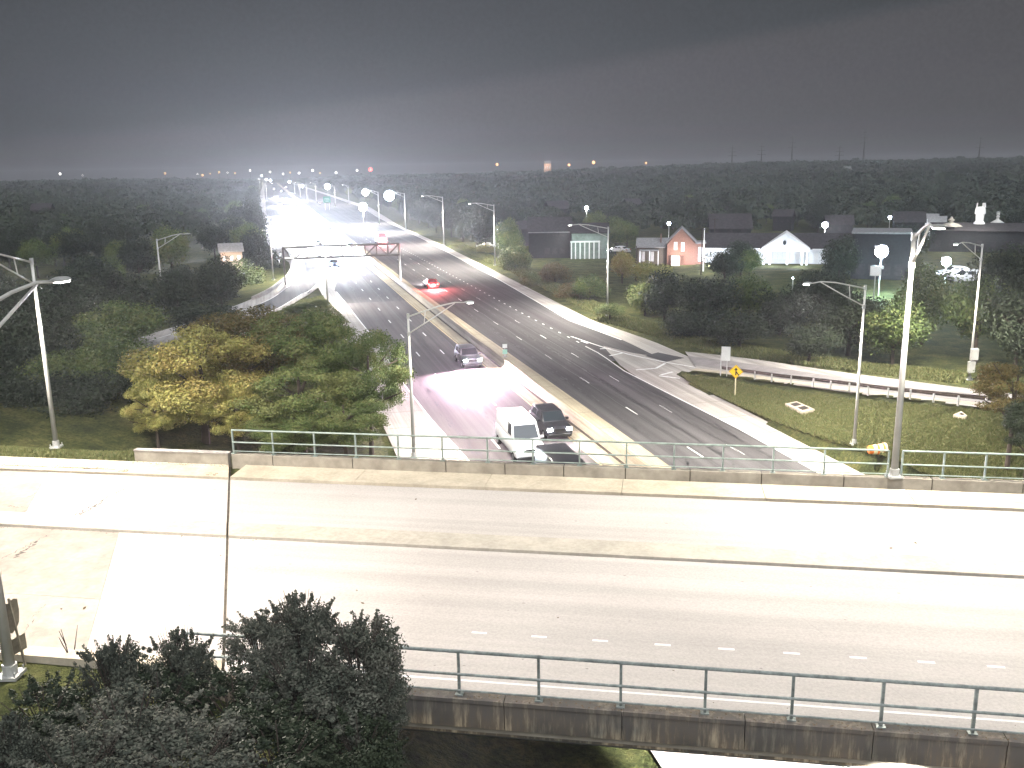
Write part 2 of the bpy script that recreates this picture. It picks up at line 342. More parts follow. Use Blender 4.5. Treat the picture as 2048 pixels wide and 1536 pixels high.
def wempty(name, loc, label=None, cat=None, group=None): return empty(name, loc, label, cat, group, world=True)   # parts given in world coordinates
def copy_thing(root, loc, rz=None, label=None, scale=None):
    r = root.copy(); COL.objects.link(r); r.location = tuple(map(float, loc))
    if rz is not None: r.rotation_euler = (0, 0, rz)
    if scale is not None: r.scale = scale if hasattr(scale, '__len__') else (scale,)*3
    if label: r['label'] = label
    for ch in list(root.children):
        c = ch.copy(); COL.objects.link(c); c.parent = r
        for g in list(ch.children):
            d = g.copy(); COL.objects.link(d); d.parent = c
    return r
def spot(name, loc, aim, power, col=(1, .95, .86), ang=140, blend=.6, rad=.15, parent=None):
    l = bpy.data.lights.new(name, 'SPOT'); l.energy = power*LAMPS; l.color = col; l.spot_size = math.radians(ang); l.spot_blend = blend; l.shadow_soft_size = rad
    o = bpy.data.objects.new(name, l); COL.objects.link(o)
    d = Vector(tuple(float(x) for x in np.array(aim, float)-np.array(loc, float))); q = d.to_track_quat('-Z', 'Y')
    o.rotation_euler = q.to_euler(); o.location = tuple(map(float, loc))
    if parent is not None: o.parent = parent; o.matrix_parent_inverse = Matrix.Translation(-Vector(parent.location))
    return o
def point(name, loc, power, col=(1, 1, 1), rad=.3, parent=None):
    l = bpy.data.lights.new(name, 'POINT'); l.energy = power; l.color = col; l.shadow_soft_size = rad
    o = bpy.data.objects.new(name, l); COL.objects.link(o); o.location = tuple(map(float, loc))
    if parent is not None: o.parent = parent; o.matrix_parent_inverse = Matrix.Translation(-Vector(parent.location))
    return o
m_lamp = mat('lamp_lens', (.9, .9, .9), .3, emit=((1, .97, .9), 14))
m_lampb = mat('lamp_bloom_blue_white', (.9, .9, .9), .3, emit=((.74, .80, 1), 40))
m_lampw = mat('lamp_globe_warm', (.9, .9, .9), .3, emit=((1, .8, .6), 8))

#@@GROUND
# ------------------------------------------------------------------ expressway
def line_us(pts, n=160): P = np.array([Wd(u, s) for s, u in pts]); return smooth(P, n, 2)
def by_s(P, s0, s1, n):
    """polyline (world) -> points at evenly spaced s"""
    S = P[:, :2]@RD; Uu = P[:, :2]@RN; o = np.argsort(S); t = np.linspace(s0, s1, n); return np.array([Wd(np.interp(x, S[o], Uu[o]), x) for x in t])
def pxl(pts): return np.array([onz(a, b) for a, b in pts])
def dense_s(s0, s1): # denser near the camera
    return np.unique(np.concatenate([np.arange(s0, min(s1, 300), 4.0), np.geomspace(max(s0, 300), max(s1, 301), 30)]))
def curve(pts_us):
    a = np.array(pts_us, float); return lambda s: float(np.interp(s, a[:, 0], a[:, 1]))
def px_curve(pts, extra=()):
    a = [(us(onz(x, y))[1], us(onz(x, y))[0]) for x, y in pts]+list(extra); a.sort(); return curve(a)
# across-positions (metres right of the camera line) as functions of distance along the road
MED_R = curve([(-60, 31.8), (40, 31.4), (67, 31.0), (86, 30.8), (122, 30.4), (198, 29.4), (367, 29.2), (1500, 30), (3000, 30)])
MED_L = curve([(-60, 28.0), (60, 27.8), (95, 27.3), (150, 26.9), (250, 26.6), (367, 26.3), (1500, 27), (3000, 27)])    # left foot of barrier
LSH_R = curve([(-60, 26.3), (70, 25.8), (105, 25.6), (152, 24.9), (250, 24.4), (1500, 24), (3000, 24)])                # yellow line
L_EDGE = curve([(-60, 17.5), (40, 16.6), (60, 15.7), (74, 15.0), (88, 14.2), (103, 13.8), (143, 13.6), (197, 12.3), (235, 10.5), (260, 9.0), (300, 6), (367, 2), (500, -2), (1500, -6), (3000, -6)])
L_OUT = curve([(-60, 14), (42, 14.2), (52, 9.5), (60, 8.9), (78, 9.3), (178, 9.4), (210, 9.0), (235, 7.5), (262, 5), (300, 1), (367, -3), (500, -7), (1500, -12), (3000, -12)])
R_EDGE = px_curve([(1620, 935), (1475, 855), (1345, 790), (1250, 742)], [(-60, 41.0), (40, 41.7), (115, 42.1), (150, 41.6), (400, 41.2), (3000, 41.5)])
AUX = px_curve([(1332, 722), (1250, 682), (1138, 640), (1000, 560), (850, 480), (760, 437)], [(700, 66), (3000, 66)])
R_OUT = px_curve([(1730, 945), (1590, 872), (1500, 825), (1375, 765)], [(-60, 44.6), (40, 45.0)])
R_OUT2 = px_curve([(1307, 683), (1183, 640), (1030, 562), (890, 492), (800, 452)], [(700, 72), (3000, 72)])
# ------------------------------------------------------------------ ground sheet
def axis(parts):
    a = []
    for lo, hi, st in parts: a += list(np.arange(lo, hi, st))
    return np.array(a+[parts[-1][1]])
gu = axis([(-3600, -400, 160), (-400, -120, 35), (-120, -60, 8), (-60, 110, 1.0), (110, 200, 8), (200, 500, 40), (500, 4200, 160)])
def in_poly(X, Y, P):
    c = np.zeros(X.shape, bool); j = len(P)-1
    for i in range(len(P)):
        xi, yi = P[i][:2]; xj, yj = P[j][:2]; c ^= ((yi > Y) != (yj > Y)) & (X < (xj-xi)*(Y-yi)/(yj-yi+1e-12)+xi); j = i
    return c
GORE_PX = [(1200, 690), (1265, 702), (1350, 700), (1400, 706), (1450, 745), (1400, 741), (1352, 746), (1380, 766), (1420, 790), (1330, 782), (1262, 750), (1240, 735)]
EXIT_PX = [(560, 496), (660, 496), (676, 560), (672, 590), (652, 563), (622, 588), (560, 624), (500, 648), (470, 625), (525, 596), (556, 578), (580, 540)]
gs = axis([(-200, 0, 25), (0, 30, 2), (30, 340, 1.0), (340, 400, 10), (400, 800, 50), (800, 5400, 160)])
GU, GS = np.meshgrid(gu, gs); GX = RN[0]*GU+RD[0]*GS; GY = RN[1]*GU+RD[1]*GS; GZ = height(GX, GY)
_s = GS.ravel(); _u = GU.ravel(); _lo = np.array([L_OUT(v) for v in gs]); _hi = np.array([(R_OUT(v) if v < 101 else (R_OUT2(v) if v > 113 else max(R_OUT(v), R_OUT2(113)-(113-v)*.3))) for v in gs])
_m = (GU > _lo[:, None]-.1) & (GU < _hi[:, None]+.15) & (GS > 55); GZ[_m] = np.minimum(GZ[_m], -.14)
for _P in (GORE_PX, EXIT_PX):
    _m = in_poly(GX, GY, [onz(*q) for q in _P]); GZ[_m] = np.minimum(GZ[_m], -.14)
me = bpy.data.meshes.new('ground'); nv = GX.size; nr, nc = GX.shape
idx = np.arange(nv).reshape(nr, nc); fc = np.stack([idx[:-1, :-1], idx[:-1, 1:], idx[1:, 1:], idx[1:, :-1]], -1).reshape(-1, 4)
me.from_pydata(np.stack([GX.ravel(), GY.ravel(), GZ.ravel()], 1).tolist(), [], fc.tolist()); me.materials.append(m_ground)
me.polygons.foreach_set('use_smooth', [True]*len(me.polygons)); me.update()
g = bpy.data.objects.new('ground', me); COL.objects.link(g); g['kind'] = 'structure'

S_ALL = dense_s(-60, 3000)
def band(fa, fb, ss, z): A = [Wd(fa(s), s, z) for s in ss]; B = [Wd(fb(s), s, z) for s in ss]; return A, B
road = bpy.data.objects.new('expressway', None); COL.objects.link(road); road['kind'] = 'structure'
mb = MB(); mb.strip(*band(L_OUT, LSH_R, S_ALL, 0.0)); struct('left_carriageway_shoulder', mb, m_conc, road, up=True)
mb = MB(); mb.strip(*band(LSH_R, MED_L, S_ALL, 0.004)); struct('inner_shoulder', mb, m_concy, road, up=True)
mb = MB(); mb.strip(*band(lambda s: MED_L(s)+.3, MED_R, S_ALL, 0.004)); struct('median_shoulder', mb, m_concy, road, up=True)
ss = [s for s in S_ALL if s < 46]; mb = MB(); mb.strip(*band(L_EDGE, LSH_R, ss, 0.009)); struct('left_lanes', mb, m_conc, road, up=True)  # pale concrete on this near stretch imitates its lamp-lit whiteness
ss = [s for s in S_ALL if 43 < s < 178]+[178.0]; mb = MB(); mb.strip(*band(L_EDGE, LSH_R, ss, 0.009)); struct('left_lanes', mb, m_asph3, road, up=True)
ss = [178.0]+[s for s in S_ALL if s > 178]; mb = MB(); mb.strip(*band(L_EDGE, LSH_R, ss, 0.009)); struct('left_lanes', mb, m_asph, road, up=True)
mb = MB(); mb.strip(*band(MED_R, R_EDGE, S_ALL, 0.009)); struct('right_lanes', mb, m_asph, road, up=True)
ss = [s for s in S_ALL if s < 101]+[101.0]; mb = MB(); mb.strip(*band(R_EDGE, R_OUT, ss, 0.004)); struct('right_shoulder', mb, m_conc, road, up=True)
# beyond the gore: auxiliary lane + outer shoulder
S2 = [s for s in S_ALL if s > 113]; mb = MB(); mb.strip(*band(R_EDGE, AUX, [110.0]+S2, 0.013)); struct('merge_lane', mb, m_asph, road, up=True)
mb = MB(); mb.strip(*band(AUX, R_OUT2, [105.0]+S2, 0.004)); struct('outer_shoulder', mb, m_conc, road, up=True)
# gore paving and the entrance ramp
gore = [onz(*p) for p in [(1206, 692), (1265, 706), (1332, 716), (1372, 716), (1420, 716), (1450, 748), (1400, 741), (1352, 746), (1380, 766), (1420, 790), (1330, 782), (1262, 746), (1240, 730)]]
mb = MB(); mb.prism([p[:2] for p in gore], -.05, .017); struct('gore_paving', mb, m_conc, road)
rn, rf = smooth(RAMP_R_NEAR, 50), smooth(RAMP_R_FAR, 50)
rn[:, 2] = [max(.03, z) for z in rn[:, 2]]; rf[:, 2] = [max(.03, z) for z in rf[:, 2]]
ramp = bpy.data.objects.new('entrance_ramp', None); COL.objects.link(ramp); ramp['kind'] = 'structure'
mb = MB(); mb.strip(rn, rf); struct('ramp_paving', mb, m_conc, ramp, up=True)
mb = MB(); k1 = rn*.80+rf*.20; k2 = rn*.28+rf*.72; k1[:, 2] += .006; k2[:, 2] += .006; mb.strip(k1, k2)
struct('ramp_lane', mb, mat('ramp_pink_grey_concrete', (.27, .25, .245), .9, noise=(.6, .25)), ramp, up=True)
tip = [onz(*p) for p in [(1316, 705), (1369, 716), (1332, 724), (1290, 712)]]
mb = MB(); mb.prism([p[:2] for p in tip], .0, .022); struct('asphalt_patch', mb, m_asph2, road)
# exit ramp on the left
ln, lf_ = smooth(RAMP_L_NEAR, 60), smooth(RAMP_L_FAR, 60)
ln[:, 2] += .02; lf_[:, 2] += .02
ex = bpy.data.objects.new('exit_ramp', None); COL.objects.link(ex); ex['kind'] = 'structure'
mb = MB(); mb.strip(ln, lf_, across=2); struct('ramp_paving', mb, m_conc, ex, up=True)
mb = MB(); mb = MB(); mb.prism([onz(*p)[:2] for p in [(562, 497), (658, 497), (674, 560), (668, 585), (655, 560), (620, 587), (562, 621), (505, 645), (480, 628), (528, 597), (552, 580), (579, 560), (584, 540), (576, 512)]], -.08, .030); struct('exit_paving', mb, m_conc, ex)
mb = MB(); mb.prism([onz(*p)[:2] for p in [(597, 500), (645, 500), (652, 546), (632, 572), (616, 587), (560, 620), (510, 641), (505, 632), (560, 602), (596, 575), (608, 552), (608, 530)]], -.05, .038); struct('exit_lane', mb, m_asph, ex)
mb = MB(); mb.prism([onz(*p, .05)[:2] for p in [(545, 606), (578, 588), (612, 580), (612, 590), (575, 612), (540, 628), (522, 632), (515, 622)]], -.02, .046); struct('dark_patch', mb, m_asph2, ex)
P = np.array([onz(*p) for p in [(599, 508), (608, 525), (610, 545), (600, 570), (570, 594), (530, 618), (505, 632)]]); ELINE1 = smooth(P, 24, 2)
k1 = ln*.9+lf_*.1; k2 = ln*.42+lf_*.58; k1[:, 2] += .008; k2[:, 2] += .008; mb.strip(k1[14:30], k2[14:30]); struct('ramp_lane', mb, m_asph, ex, up=True)
def ribbon(P, wdt, z, name, m, parent):
    P = np.asarray(P, float); t = np.gradient(P[:, :2], axis=0); t /= np.linalg.norm(t, axis=1)[:, None]; n = np.stack([-t[:, 1], t[:, 0]], 1)
    A = P.copy(); B = P.copy(); A[:, :2] += n*wdt/2; B[:, :2] -= n*wdt/2; A[:, 2] += z; B[:, 2] += z
    mb = MB(); mb.strip(A, B); return mb.build(name, m, parent, up=True)
mk = bpy.data.objects.new('road_markings', None); COL.objects.link(mk); mk['kind'] = 'structure'
ribbon(k1[16:], .22, .006, 'edge_line', m_white, mk); ribbon(k2[16:], .22, .006, 'edge_line', m_white, mk); ribbon(ELINE1, .3, .05, 'edge_line', m_white, mk)
def fline(f, s0, s1, wd, name, m, z=.018, off=0): ss = np.unique(np.r_[np.arange(s0, min(s1, 400), 4), np.geomspace(max(s0, 400), max(401, s1), 12), s1]) if s1 > 400 else np.r_[np.arange(s0, s1, 4), s1]; return ribbon([Wd(f(s)+off, s, 0) for s in ss], wd, z, name, m, mk)
fline(L_EDGE, 20, 197, .2, 'edge_line', m_white, off=.1); fline(LSH_R, 20, 900, .22, 'yellow_line', m_yellow, off=-.2)
fline(R_EDGE, 20, 121, .17, 'edge_line', m_white, off=-.1); mb = MB(); mb.strip(*band(lambda s: MED_L(s)-.32, lambda s: MED_L(s)+.03, [q for q in S_ALL if q < 700], 0.010)); struct('barrier_foot_dirt', mb, m_joint, mk, up=True)
fline(AUX, 124, 900, .22, 'edge_line', m_white, z=.022, off=-.1)
P = np.array([onz(*p) for p in [(1142, 673), (1180, 686), (1216, 698), (1265, 711), (1332, 725), (1380, 733), (1440, 745)]]); ribbon(resample(P, 24), .28, .030, 'gore_line', m_white, mk)
for a, b in (((1200, 698), (1221, 697)), ((1219, 712), (1246, 706)), ((1272, 740), (1312, 737)), ((1312, 737), (1330, 727)), ((1318, 752), (1360, 757)), ((1346, 744), (1322, 750)), ((1176, 687), (1162, 682))):
    ribbon(resample(np.array([onz(*a), onz(*b)]), 3), .35, .027, 'gore_hatch', m_white, mk)
P = np.array([onz(*p) for p in [(648, 512), (655, 545), (640, 563), (626, 577), (600, 594), (565, 612), (535, 626)]]); ribbon(smooth(P, 24, 1), .3, .054, 'gore_line', m_white, mk)
def dashes(f, s0, period, n, ln_=3.2, wd=.17, z=.018):
    src = None
    for i in range(n):
        s = s0+i*period
        if s > 420: break
        mb = MB(); A = [Wd(f(s)-wd/2, s, z), Wd(f(s+ln_)-wd/2, s+ln_, z)]; B = [Wd(f(s)+wd/2, s, z), Wd(f(s+ln_)+wd/2, s+ln_, z)]; mb.strip(A, B); mb.build('lane_dash', m_white, mk, up=True)
dashes(lambda s: 34.75+(s-70)*(-.0005), 69.2, 14.9, 24); dashes(lambda s: 38.45, 68.8, 15.0, 24)
dashes(lambda s: np.interp(s, [60, 400], [18.6, 17.0]), 62, 14.9, 24); dashes(lambda s: np.interp(s, [60, 400], [22.0, 20.8]), 62.5, 14.9, 24)
dashes(R_EDGE, 124, 4.2, 60, 1.1, .2, z=.026)
# sealed joints and cracks in the asphalt, wandering lines of tar
m_tar = mat('tar', (.035, .035, .035), .5)
ck = MB()
for off, s0, s1 in ((36.6, 50, 120), (40.2, 50, 110), (34.8, 60, 300), (38.5, 50, 300), (23.9, 60, 180), (20.2, 100, 240)):
    P = []; s = s0; o = 0
    while s < s1: o = o*.9+random.uniform(-.05, .05); P.append(Wd(off+o, s, .021)); s += 1.2
    P = np.array(P); ck.strip(P+np.array([.055, 0, 0]), P-np.array([.055, 0, 0]))
tag(ck.build('crack_sealing', m_tar, mk, up=True), kind='stuff')
jt = MB()
def cross(f0, f1, s_, z, w_=.05):
    a, b = Wd(f0(s_)+.05, s_, z), Wd(f1(s_)-.05, s_, z); d = np.array([RD[0], RD[1], 0])*w_; k = jt.addv([a-d, b-d, b+d, a+d]); jt.f.append((k, k+1, k+2, k+3))
for s_ in np.arange(50, 230, 6.1):
    if s_ < 100: cross(R_EDGE, R_OUT, s_, .008)
    if s_ > 124: cross(AUX, R_OUT2, s_, .008)
    if s_ < 175: cross(L_OUT, L_EDGE, s_, .004)
    cross(LSH_R, MED_L, s_, .008); cross(lambda q: MED_L(q)+.8, MED_R, s_, .008)
tag(jt.build('shoulder_joints', mat('joint_dark', (.2, .18, .15), .9), mk, up=True), kind='stuff')
# worn darker tyre paths and oil drips down the lane middles
oil = MB()
for off in (32.7, 36.6, 40.2, 16.0, 20.0, 23.6):
    for _ in range(260):
        s_ = random.uniform(45, 260); u_ = off+random.gauss(0, .22); L_ = random.uniform(.15, 1.6); w_ = random.uniform(.03, .13); A = [Wd(u_-w_, s_, .0195), Wd(u_-w_*.6, s_+L_, .0195)]; B = [Wd(u_+w_, s_, .0195), Wd(u_+w_*.6, s_+L_, .0195)]; oil.strip(A, B)
tag(oil.build('oil_drips', mat('oil_stain', (.05, .048, .05), .6, noise=(3, .4)), mk, up=True), kind='stuff')
# median barrier: precast lengths
mbar = wempty('median_barrier', Wd(27.5, 60), 'long pale concrete barrier wall between the two carriageways', 'barrier wall')
s = -10.0; i = 0
while s < 420:
    L_ = 6.0 if s < 150 else 12.0
    u0, u1 = MED_L(s), MED_L(s+L_-.04); a = Wd(u0, s+.02); b = Wd(u1, s+L_-.02); m_ = MB(); prof = [(0, 0), (.05, .18), (.22, .45), (.28, 1.05), (.50, 1.05), (.56, .45), (.73, .18), (.78, 0)]
    k = m_.addv([(p[0]+RN[0]*x, p[1]+RN[1]*x, z) for p in (a, b) for x, z in prof]); n = 8
    for j in range(n): m_.f.append((k+j, k+(j+1) % n, k+n+(j+1) % n, k+n+j))
    m_.f.append(tuple(k+j for j in range(n))); m_.f.append(tuple(k+n+j for j in range(n-1, -1, -1)))
    m_.build('barrier_segment', m_concy, mbar); s += L_
m_ = MB(); A = [Wd(MED_L(s), s, 0) for s in np.geomspace(420, 2500, 20)]
for a, b in zip(A, A[1:]):
    c = (a+b)/2; d = b-a; L_ = np.linalg.norm(d); m_.box(c+np.array([0, 0, .5]), (L_, .5, 1.0), d/L_, np.cross([0, 0, 1], d/L_))
tag(m_.build('barrier_segment', m_concy, mbar), kind='stuff')

#@@OVERPASS
# ------------------------------------------------------------------ overpass
def bbox(mb, e0, e1, q0, q1, z0, z1): mb.prism([Br(e0, q0)[:2], Br(e1, q0)[:2], Br(e1, q1)[:2], Br(e0, q1)[:2]], z0, z1)
def skew(q, e_at32=-17.4): return e_at32-(q-31.9)*.475
def bpoly(mb, q0, q1, f0, f1, z0, z1): mb.prism([Br(f0(q0), q0)[:2], Br(f1(q0), q0)[:2], Br(f1(q1), q1)[:2], Br(f0(q1), q1)[:2]], z0, z1)
op = bpy.data.objects.new('overpass', None); COL.objects.link(op); op['kind'] = 'structure'
J = .06
right_end = lambda q: 46.0
cuts = [lambda q: skew(q)+J, lambda q: 4.0+J-(q-31.9)*.475+4, lambda q: 30-(q-31.9)*.475, right_end]
# deck slabs: far carriageway, median, near carriageway
for a, b in zip(cuts, cuts[1:]):
    aa = lambda q, a=a: a(q)+.005
    mb = MB(); bpoly(mb, 43.0, 49.9, aa, b, DZ-.35, DZ); struct('far_deck_slab', mb, m_deck, op)
    mb = MB(); bpoly(mb, 29.2, 41.2, aa, b, DZ-.35, DZ-.002); struct('near_deck_slab', mb, m_deck, op)
mb = MB(); bpoly(mb, 41.26, 42.98, cuts[0], right_end, DZ-.35, DZ+.13); struct('raised_median', mb, m_med, op)
mb = MB(); bpoly(mb, 41.2, 41.259, cuts[0], right_end, DZ-.3, DZ-.05); struct('median_gutter', mb, m_joint, op)
mb = MB(); bpoly(mb, 49.9, 50.0, cuts[0], right_end, DZ-.3, DZ-.04); struct('far_gutter', mb, m_joint, op)
# sidewalks
for k in range(9):
    e0, e1 = -26+k*8, -26+k*8+7.97
    f0 = (lambda q, e0=e0: max(e0, skew(q)+J)) if k == 0 else (lambda q, e0=e0: e0)
    mb = MB(); bpoly(mb, 50.0, 52.38, f0, lambda q, e1=e1: e1, DZ-.3, DZ+.15); struct('far_sidewalk_slab', mb, m_walk, op)
mb = MB(); bpoly(mb, 27.95, 29.1, cuts[0], right_end, DZ-.3, DZ+.12); struct('near_kerb', mb, m_deck, op)
mb = MB(); bpoly(mb, 29.1, 29.2, cuts[0], right_end, DZ-.3, DZ-.03); struct('near_gutter', mb, m_joint, op)
# girders, soffit and fascia beam
mb = MB(); bpoly(mb, 27.6, 52.6, lambda q: skew(q)+.3, right_end, DZ-.75, DZ-.36); struct('deck_soffit', mb, m_par, op)
for q in (30, 34.4, 38.8, 43.2, 47.6, 51.6):
    mb = MB(); bbox(mb, skew(q)+1, 45, q-.2, q+.2, DZ-1.6, DZ-.752); struct('girder', mb, m_par, op)
mb = MB(); bbox(mb, skew(28)+.4, 45, 27.75, 28.05, DZ-1.0, DZ-.30); struct('fascia_girder', mb, m_truss, op)
# parapets: upright slabs with open joints
par = wempty('far_parapet', Br(0, 52.6, DZ), 'pale concrete parapet along the far edge of the overpass, under the light railing', 'parapet wall')
PZ = DZ+.80
joints = [-27.0, -24.2, -18.9, -12.9, -9.2, -5.6, -1.9, 1.9, 6.0, 10.6, 15.4, 20.2, 26, 33, 40]
for a, b in zip(joints, joints[1:]):
    mb = MB(); bbox(mb, a+.03, b-.03, 52.42, 52.86, DZ-.3, PZ+random.uniform(-.01, .01)); mb.build('parapet_panel', m_par, par)
mb = MB(); bbox(mb, -27.0, 40, 52.50, 52.80, DZ-.3, PZ-.06); mb.build('parapet_core', m_joint, par)
lw = wempty('end_wall', Br(-30.4, 52.5, DZ), 'low pale concrete wall standing alone on the kerb left of the overpass railing', 'wall')
mb = MB(); bbox(mb, -33.7, -27.2, 52.36, 52.78, DZ-.3, DZ+.84); mb.build('wall_block', m_par, lw)
mb = MB(); bbox(mb, -33.74, -27.16, 52.33, 52.81, DZ+.84, DZ+.90); mb.build('wall_cap', m_conc, lw)
npar = wempty('near_parapet', Br(0, 27.6, DZ), 'dark stained concrete parapet along the near edge of the overpass', 'parapet wall')
e = -17.0
while e < 44:
    mb = MB(); bbox(mb, e+.015, e+3.985, 27.45, 27.94, DZ-.50, DZ+.46); mb.build('parapet_panel', m_stain, npar)
    mb = MB(); bbox(mb, e+.015, e+3.985, 27.40, 27.97, DZ+.46, DZ+.60); mb.build('parapet_cap', m_stain, npar); e += 4
mb = MB(); bbox(mb, -17, 44, 27.62, 28.0, DZ-.86, DZ-.50); mb.build('ledge', m_stain, npar)
# railings
def railing(name, q, zb, posts, span, m, H_, label, rr=.055, spans=None, mids=(.5, .12)):
    t = wempty(name, Br(posts[0], q, zb), label, 'railing')
    for e in posts:
        mb = MB(); mb.box(Br(e, q, zb+H_/2+.015), (.09, .11, H_-.03), (*BE, 0), (*BQ, 0)); mb.box(Br(e, q, zb+.02), (.28, .26, .04), (*BE, 0), (*BQ, 0)); mb.build('post', m, t)
    for k, zz in enumerate((1.0,)+mids):
        r_ = rr*(1.25 if k == 0 else (1.0 if k == 1 else .7))
        for a, b in zip(posts, posts[1:]):
            mb = MB(); off = .0 if k == 0 else .09
            mb.tube([Br(a+(0 if k else -.03), q-off, zb+H_*zz), Br(b-(0.0 if k else .03), q-off, zb+H_*zz)], r_, 8); mb.build('rail', m, t)
    return t
FH = 1.55
railing('far_railing', 52.64, PZ+.01, [-26.9, -24.2, -21.42, -18.71, -15.95, -13.14, -10.3, -7.5, -4.66, -1.85, .95, 3.78, 6.64, 9.5, 13.0], 0, m_rail, FH, 'light grey-green three-bar railing on the far parapet, left of the tall lamp post', .05)
railing('far_railing', 52.64, PZ+.01, [13.75, 15.98, 18.2, 21, 23.8, 26.6, 29.4, 32.2], 0, m_rail, FH, 'light grey-green three-bar railing on the far parapet, right of the tall lamp post', .05)
railing('near_railing', 27.7, DZ+.61, [-16.6, -14.0, -11.7, -9.4]+[-6.6+2.77*i for i in range(16)], 0, m_railn, 1.62, 'dark green three-bar railing nearest the camera, standing on the stained parapet', .05)
# approach pavement west of the joint
ap = bpy.data.objects.new('overpass_approach', None); COL.objects.link(ap); ap['kind'] = 'structure'
lft = lambda q: -75.0
b1 = lambda q: -28.05-(q-41.5)*.50
b2 = lambda q: skew(q)-.07
mb = MB(); bpoly(mb, 29.6, 41.2, b1, b2, DZ-.25, DZ+.002); struct('near_approach_slab', mb, m_deck, ap)
mb = MB(); bpoly(mb, 43.0, 49.9, lambda q: -27-(q-41.5)*.5-7, b2, DZ-.25, DZ+.002); struct('far_approach_slab', mb, m_deck, ap)
xs = [-75, -60, -52, -44, -36]
for i, (qa, qb) in enumerate(((29.6, 33.9), (33.92, 41.2))):
    prev = [lambda q, x=x: x-(q-41.5)*.5 for x in xs]+[b1]
    for f0, f1 in zip(prev, prev[1:]):
        mb = MB(); bpoly(mb, qa, qb, lambda q: f0(q)+.015, lambda q: f1(q)-.015, DZ-.25, DZ-.003); struct('pavement_slab', mb, m_deckL, ap)
prev = [lambda q, x=x: x-(q-41.5)*.5-5 for x in xs]+[lambda q: -27-(q-41.5)*.5-7]
for f0, f1 in zip(prev, prev[1:]):
    mb = MB(); bpoly(mb, 43.0, 49.9, lambda q: f0(q)+.02, lambda q: f1(q)-.02, DZ-.25, DZ-.003); struct('pavement_slab', mb, m_deckL, ap)
mb = MB(); bpoly(mb, 41.26, 42.98, lft, b2, DZ-.25, DZ+.13); struct('raised_median', mb, m_med, ap)
mb = MB(); bpoly(mb, 41.2, 41.259, lft, b2, DZ-.25, DZ-.06); struct('median_gutter', mb, m_joint, ap)
mb = MB(); bpoly(mb, 50.0, 52.32, lft, lambda q: skew(q)-.06, DZ-.25, DZ+.13); struct('far_kerb_and_walk', mb, m_walk, ap)
mb = MB(); bpoly(mb, 49.9, 50.0, lft, b2, DZ-.25, DZ-.04); struct('far_gutter', mb, m_joint, ap)
mb = MB(); bpoly(mb, 50.55, 50.62, lft, lambda q: -34.0, DZ+.10, DZ+.134); struct('kerb_joint', mb, m_joint, ap)
mb = MB(); bpoly(mb, 28.8, 29.5, lft, lambda q: skew(q)-.06, DZ-.3, DZ+.15); struct('near_kerb', mb, m_walk, ap)
mb = MB(); bpoly(mb, 29.5, 29.6, lft, lambda q: skew(q)-.06, DZ-.3, DZ-.05); struct('near_gutter', mb, m_joint, ap)
mb = MB(); bpoly(mb, 28.0, 52.4, lambda q: skew(q)-.065, lambda q: skew(q)+.055, DZ-.5, DZ-.04); struct('expansion_joint', mb, m_joint, ap)
# abutment wall under the joint
mb = MB(); bpoly(mb, 27.3, 52.8, lambda q: skew(q)-.6, lambda q: skew(q)+.28, DZ-3.2, DZ-.38); struct('abutment', mb, m_par, ap)
# cracks with broken edges across the old slabs
ck = MB()
def crack(p, q_, w0, jag=.12, n=26, z=.004):
    p, q_ = onz(*p, DZ), onz(*q_, DZ); L = []
    for i in range(n+1): t = i/n; L.append(p*(1-t)+q_*t+np.array([random.uniform(-jag, jag), random.uniform(-jag, jag), 0]))
    d = (q_-p)[:2]; d /= np.linalg.norm(d); nn_ = np.array([-d[1], d[0], 0])
    W_ = [w0*random.uniform(.15, 1)*(1 if random.random() < .8 else 2.4) for _ in L]
    A = [a+nn_*w_+np.array([0, 0, z]) for a, w_ in zip(L, W_)]; B = [a-nn_*w_*.3+np.array([0, 0, z]) for a, w_ in zip(L, W_)]; ck.strip(A, B)
crack((255, 973), (137, 1038), .06); crack((205, 1005), (150, 1033), .09); crack((125, 961), (55, 995), .04); crack((85, 1005), (45, 1025), .04)
crack((72, 1083), (28, 1115), .13); crack((95, 1070), (0, 1119), .035); crack((86, 1210), (42, 1272), .02); crack((5, 1010), (40, 1015), .03)
tag(ck.build('pavement_cracks', mat('crack_dirt', (.11, .095, .085), .95), ap, up=True), kind='stuff')
# dry leaves drifted in the gutters
lv_ = MB()
def leaf_scatter(e0, e1, q0, q1, n, z, size=.07):
    for _ in range(n):
        p = Br(random.uniform(e0, e1), q0+(q1-q0)*random.random()**1.5, DZ+z+random.uniform(0, .03)); a = random.uniform(0, PI); s_ = random.uniform(.4, 1)*size
        X = np.array([math.cos(a), math.sin(a), random.uniform(-.3, .3)])*s_; Y = np.array([-math.sin(a), math.cos(a), random.uniform(-.4, .4)])*s_*.6
        k = lv_.addv([p-X, p-Y, p+X, p+Y]); lv_.f.append((k, k+1, k+2, k+3))
leaf_scatter(-42, -34.6, 50.45, 50.9, 260, .135); leaf_scatter(-34, -27, 51.9, 52.3, 160, .135, .06); leaf_scatter(-33.6, -33.0, 50.2, 50.6, 40, .135); leaf_scatter(-27.6, -27, 50.2, 50.6, 25, .135)
leaf_scatter(-70, -20, 41.0, 41.25, 260, .0, .05); leaf_scatter(-16, 30, 29.1, 29.3, 200, 0, .04); leaf_scatter(-16, 30, 27.42, 27.95, 700, .615, .05)
leaf_scatter(-26, 18, 31, 49, 22, .004, .12)
tag(lv_.build('fallen_leaves', mat('dry_leaf', (.13, .09, .05), .9, noise=(8, .5))), 'brown dry leaves drifted along the kerbs and parapet of the overpass', 'fallen leaves', kind='stuff')
st_ = MB()
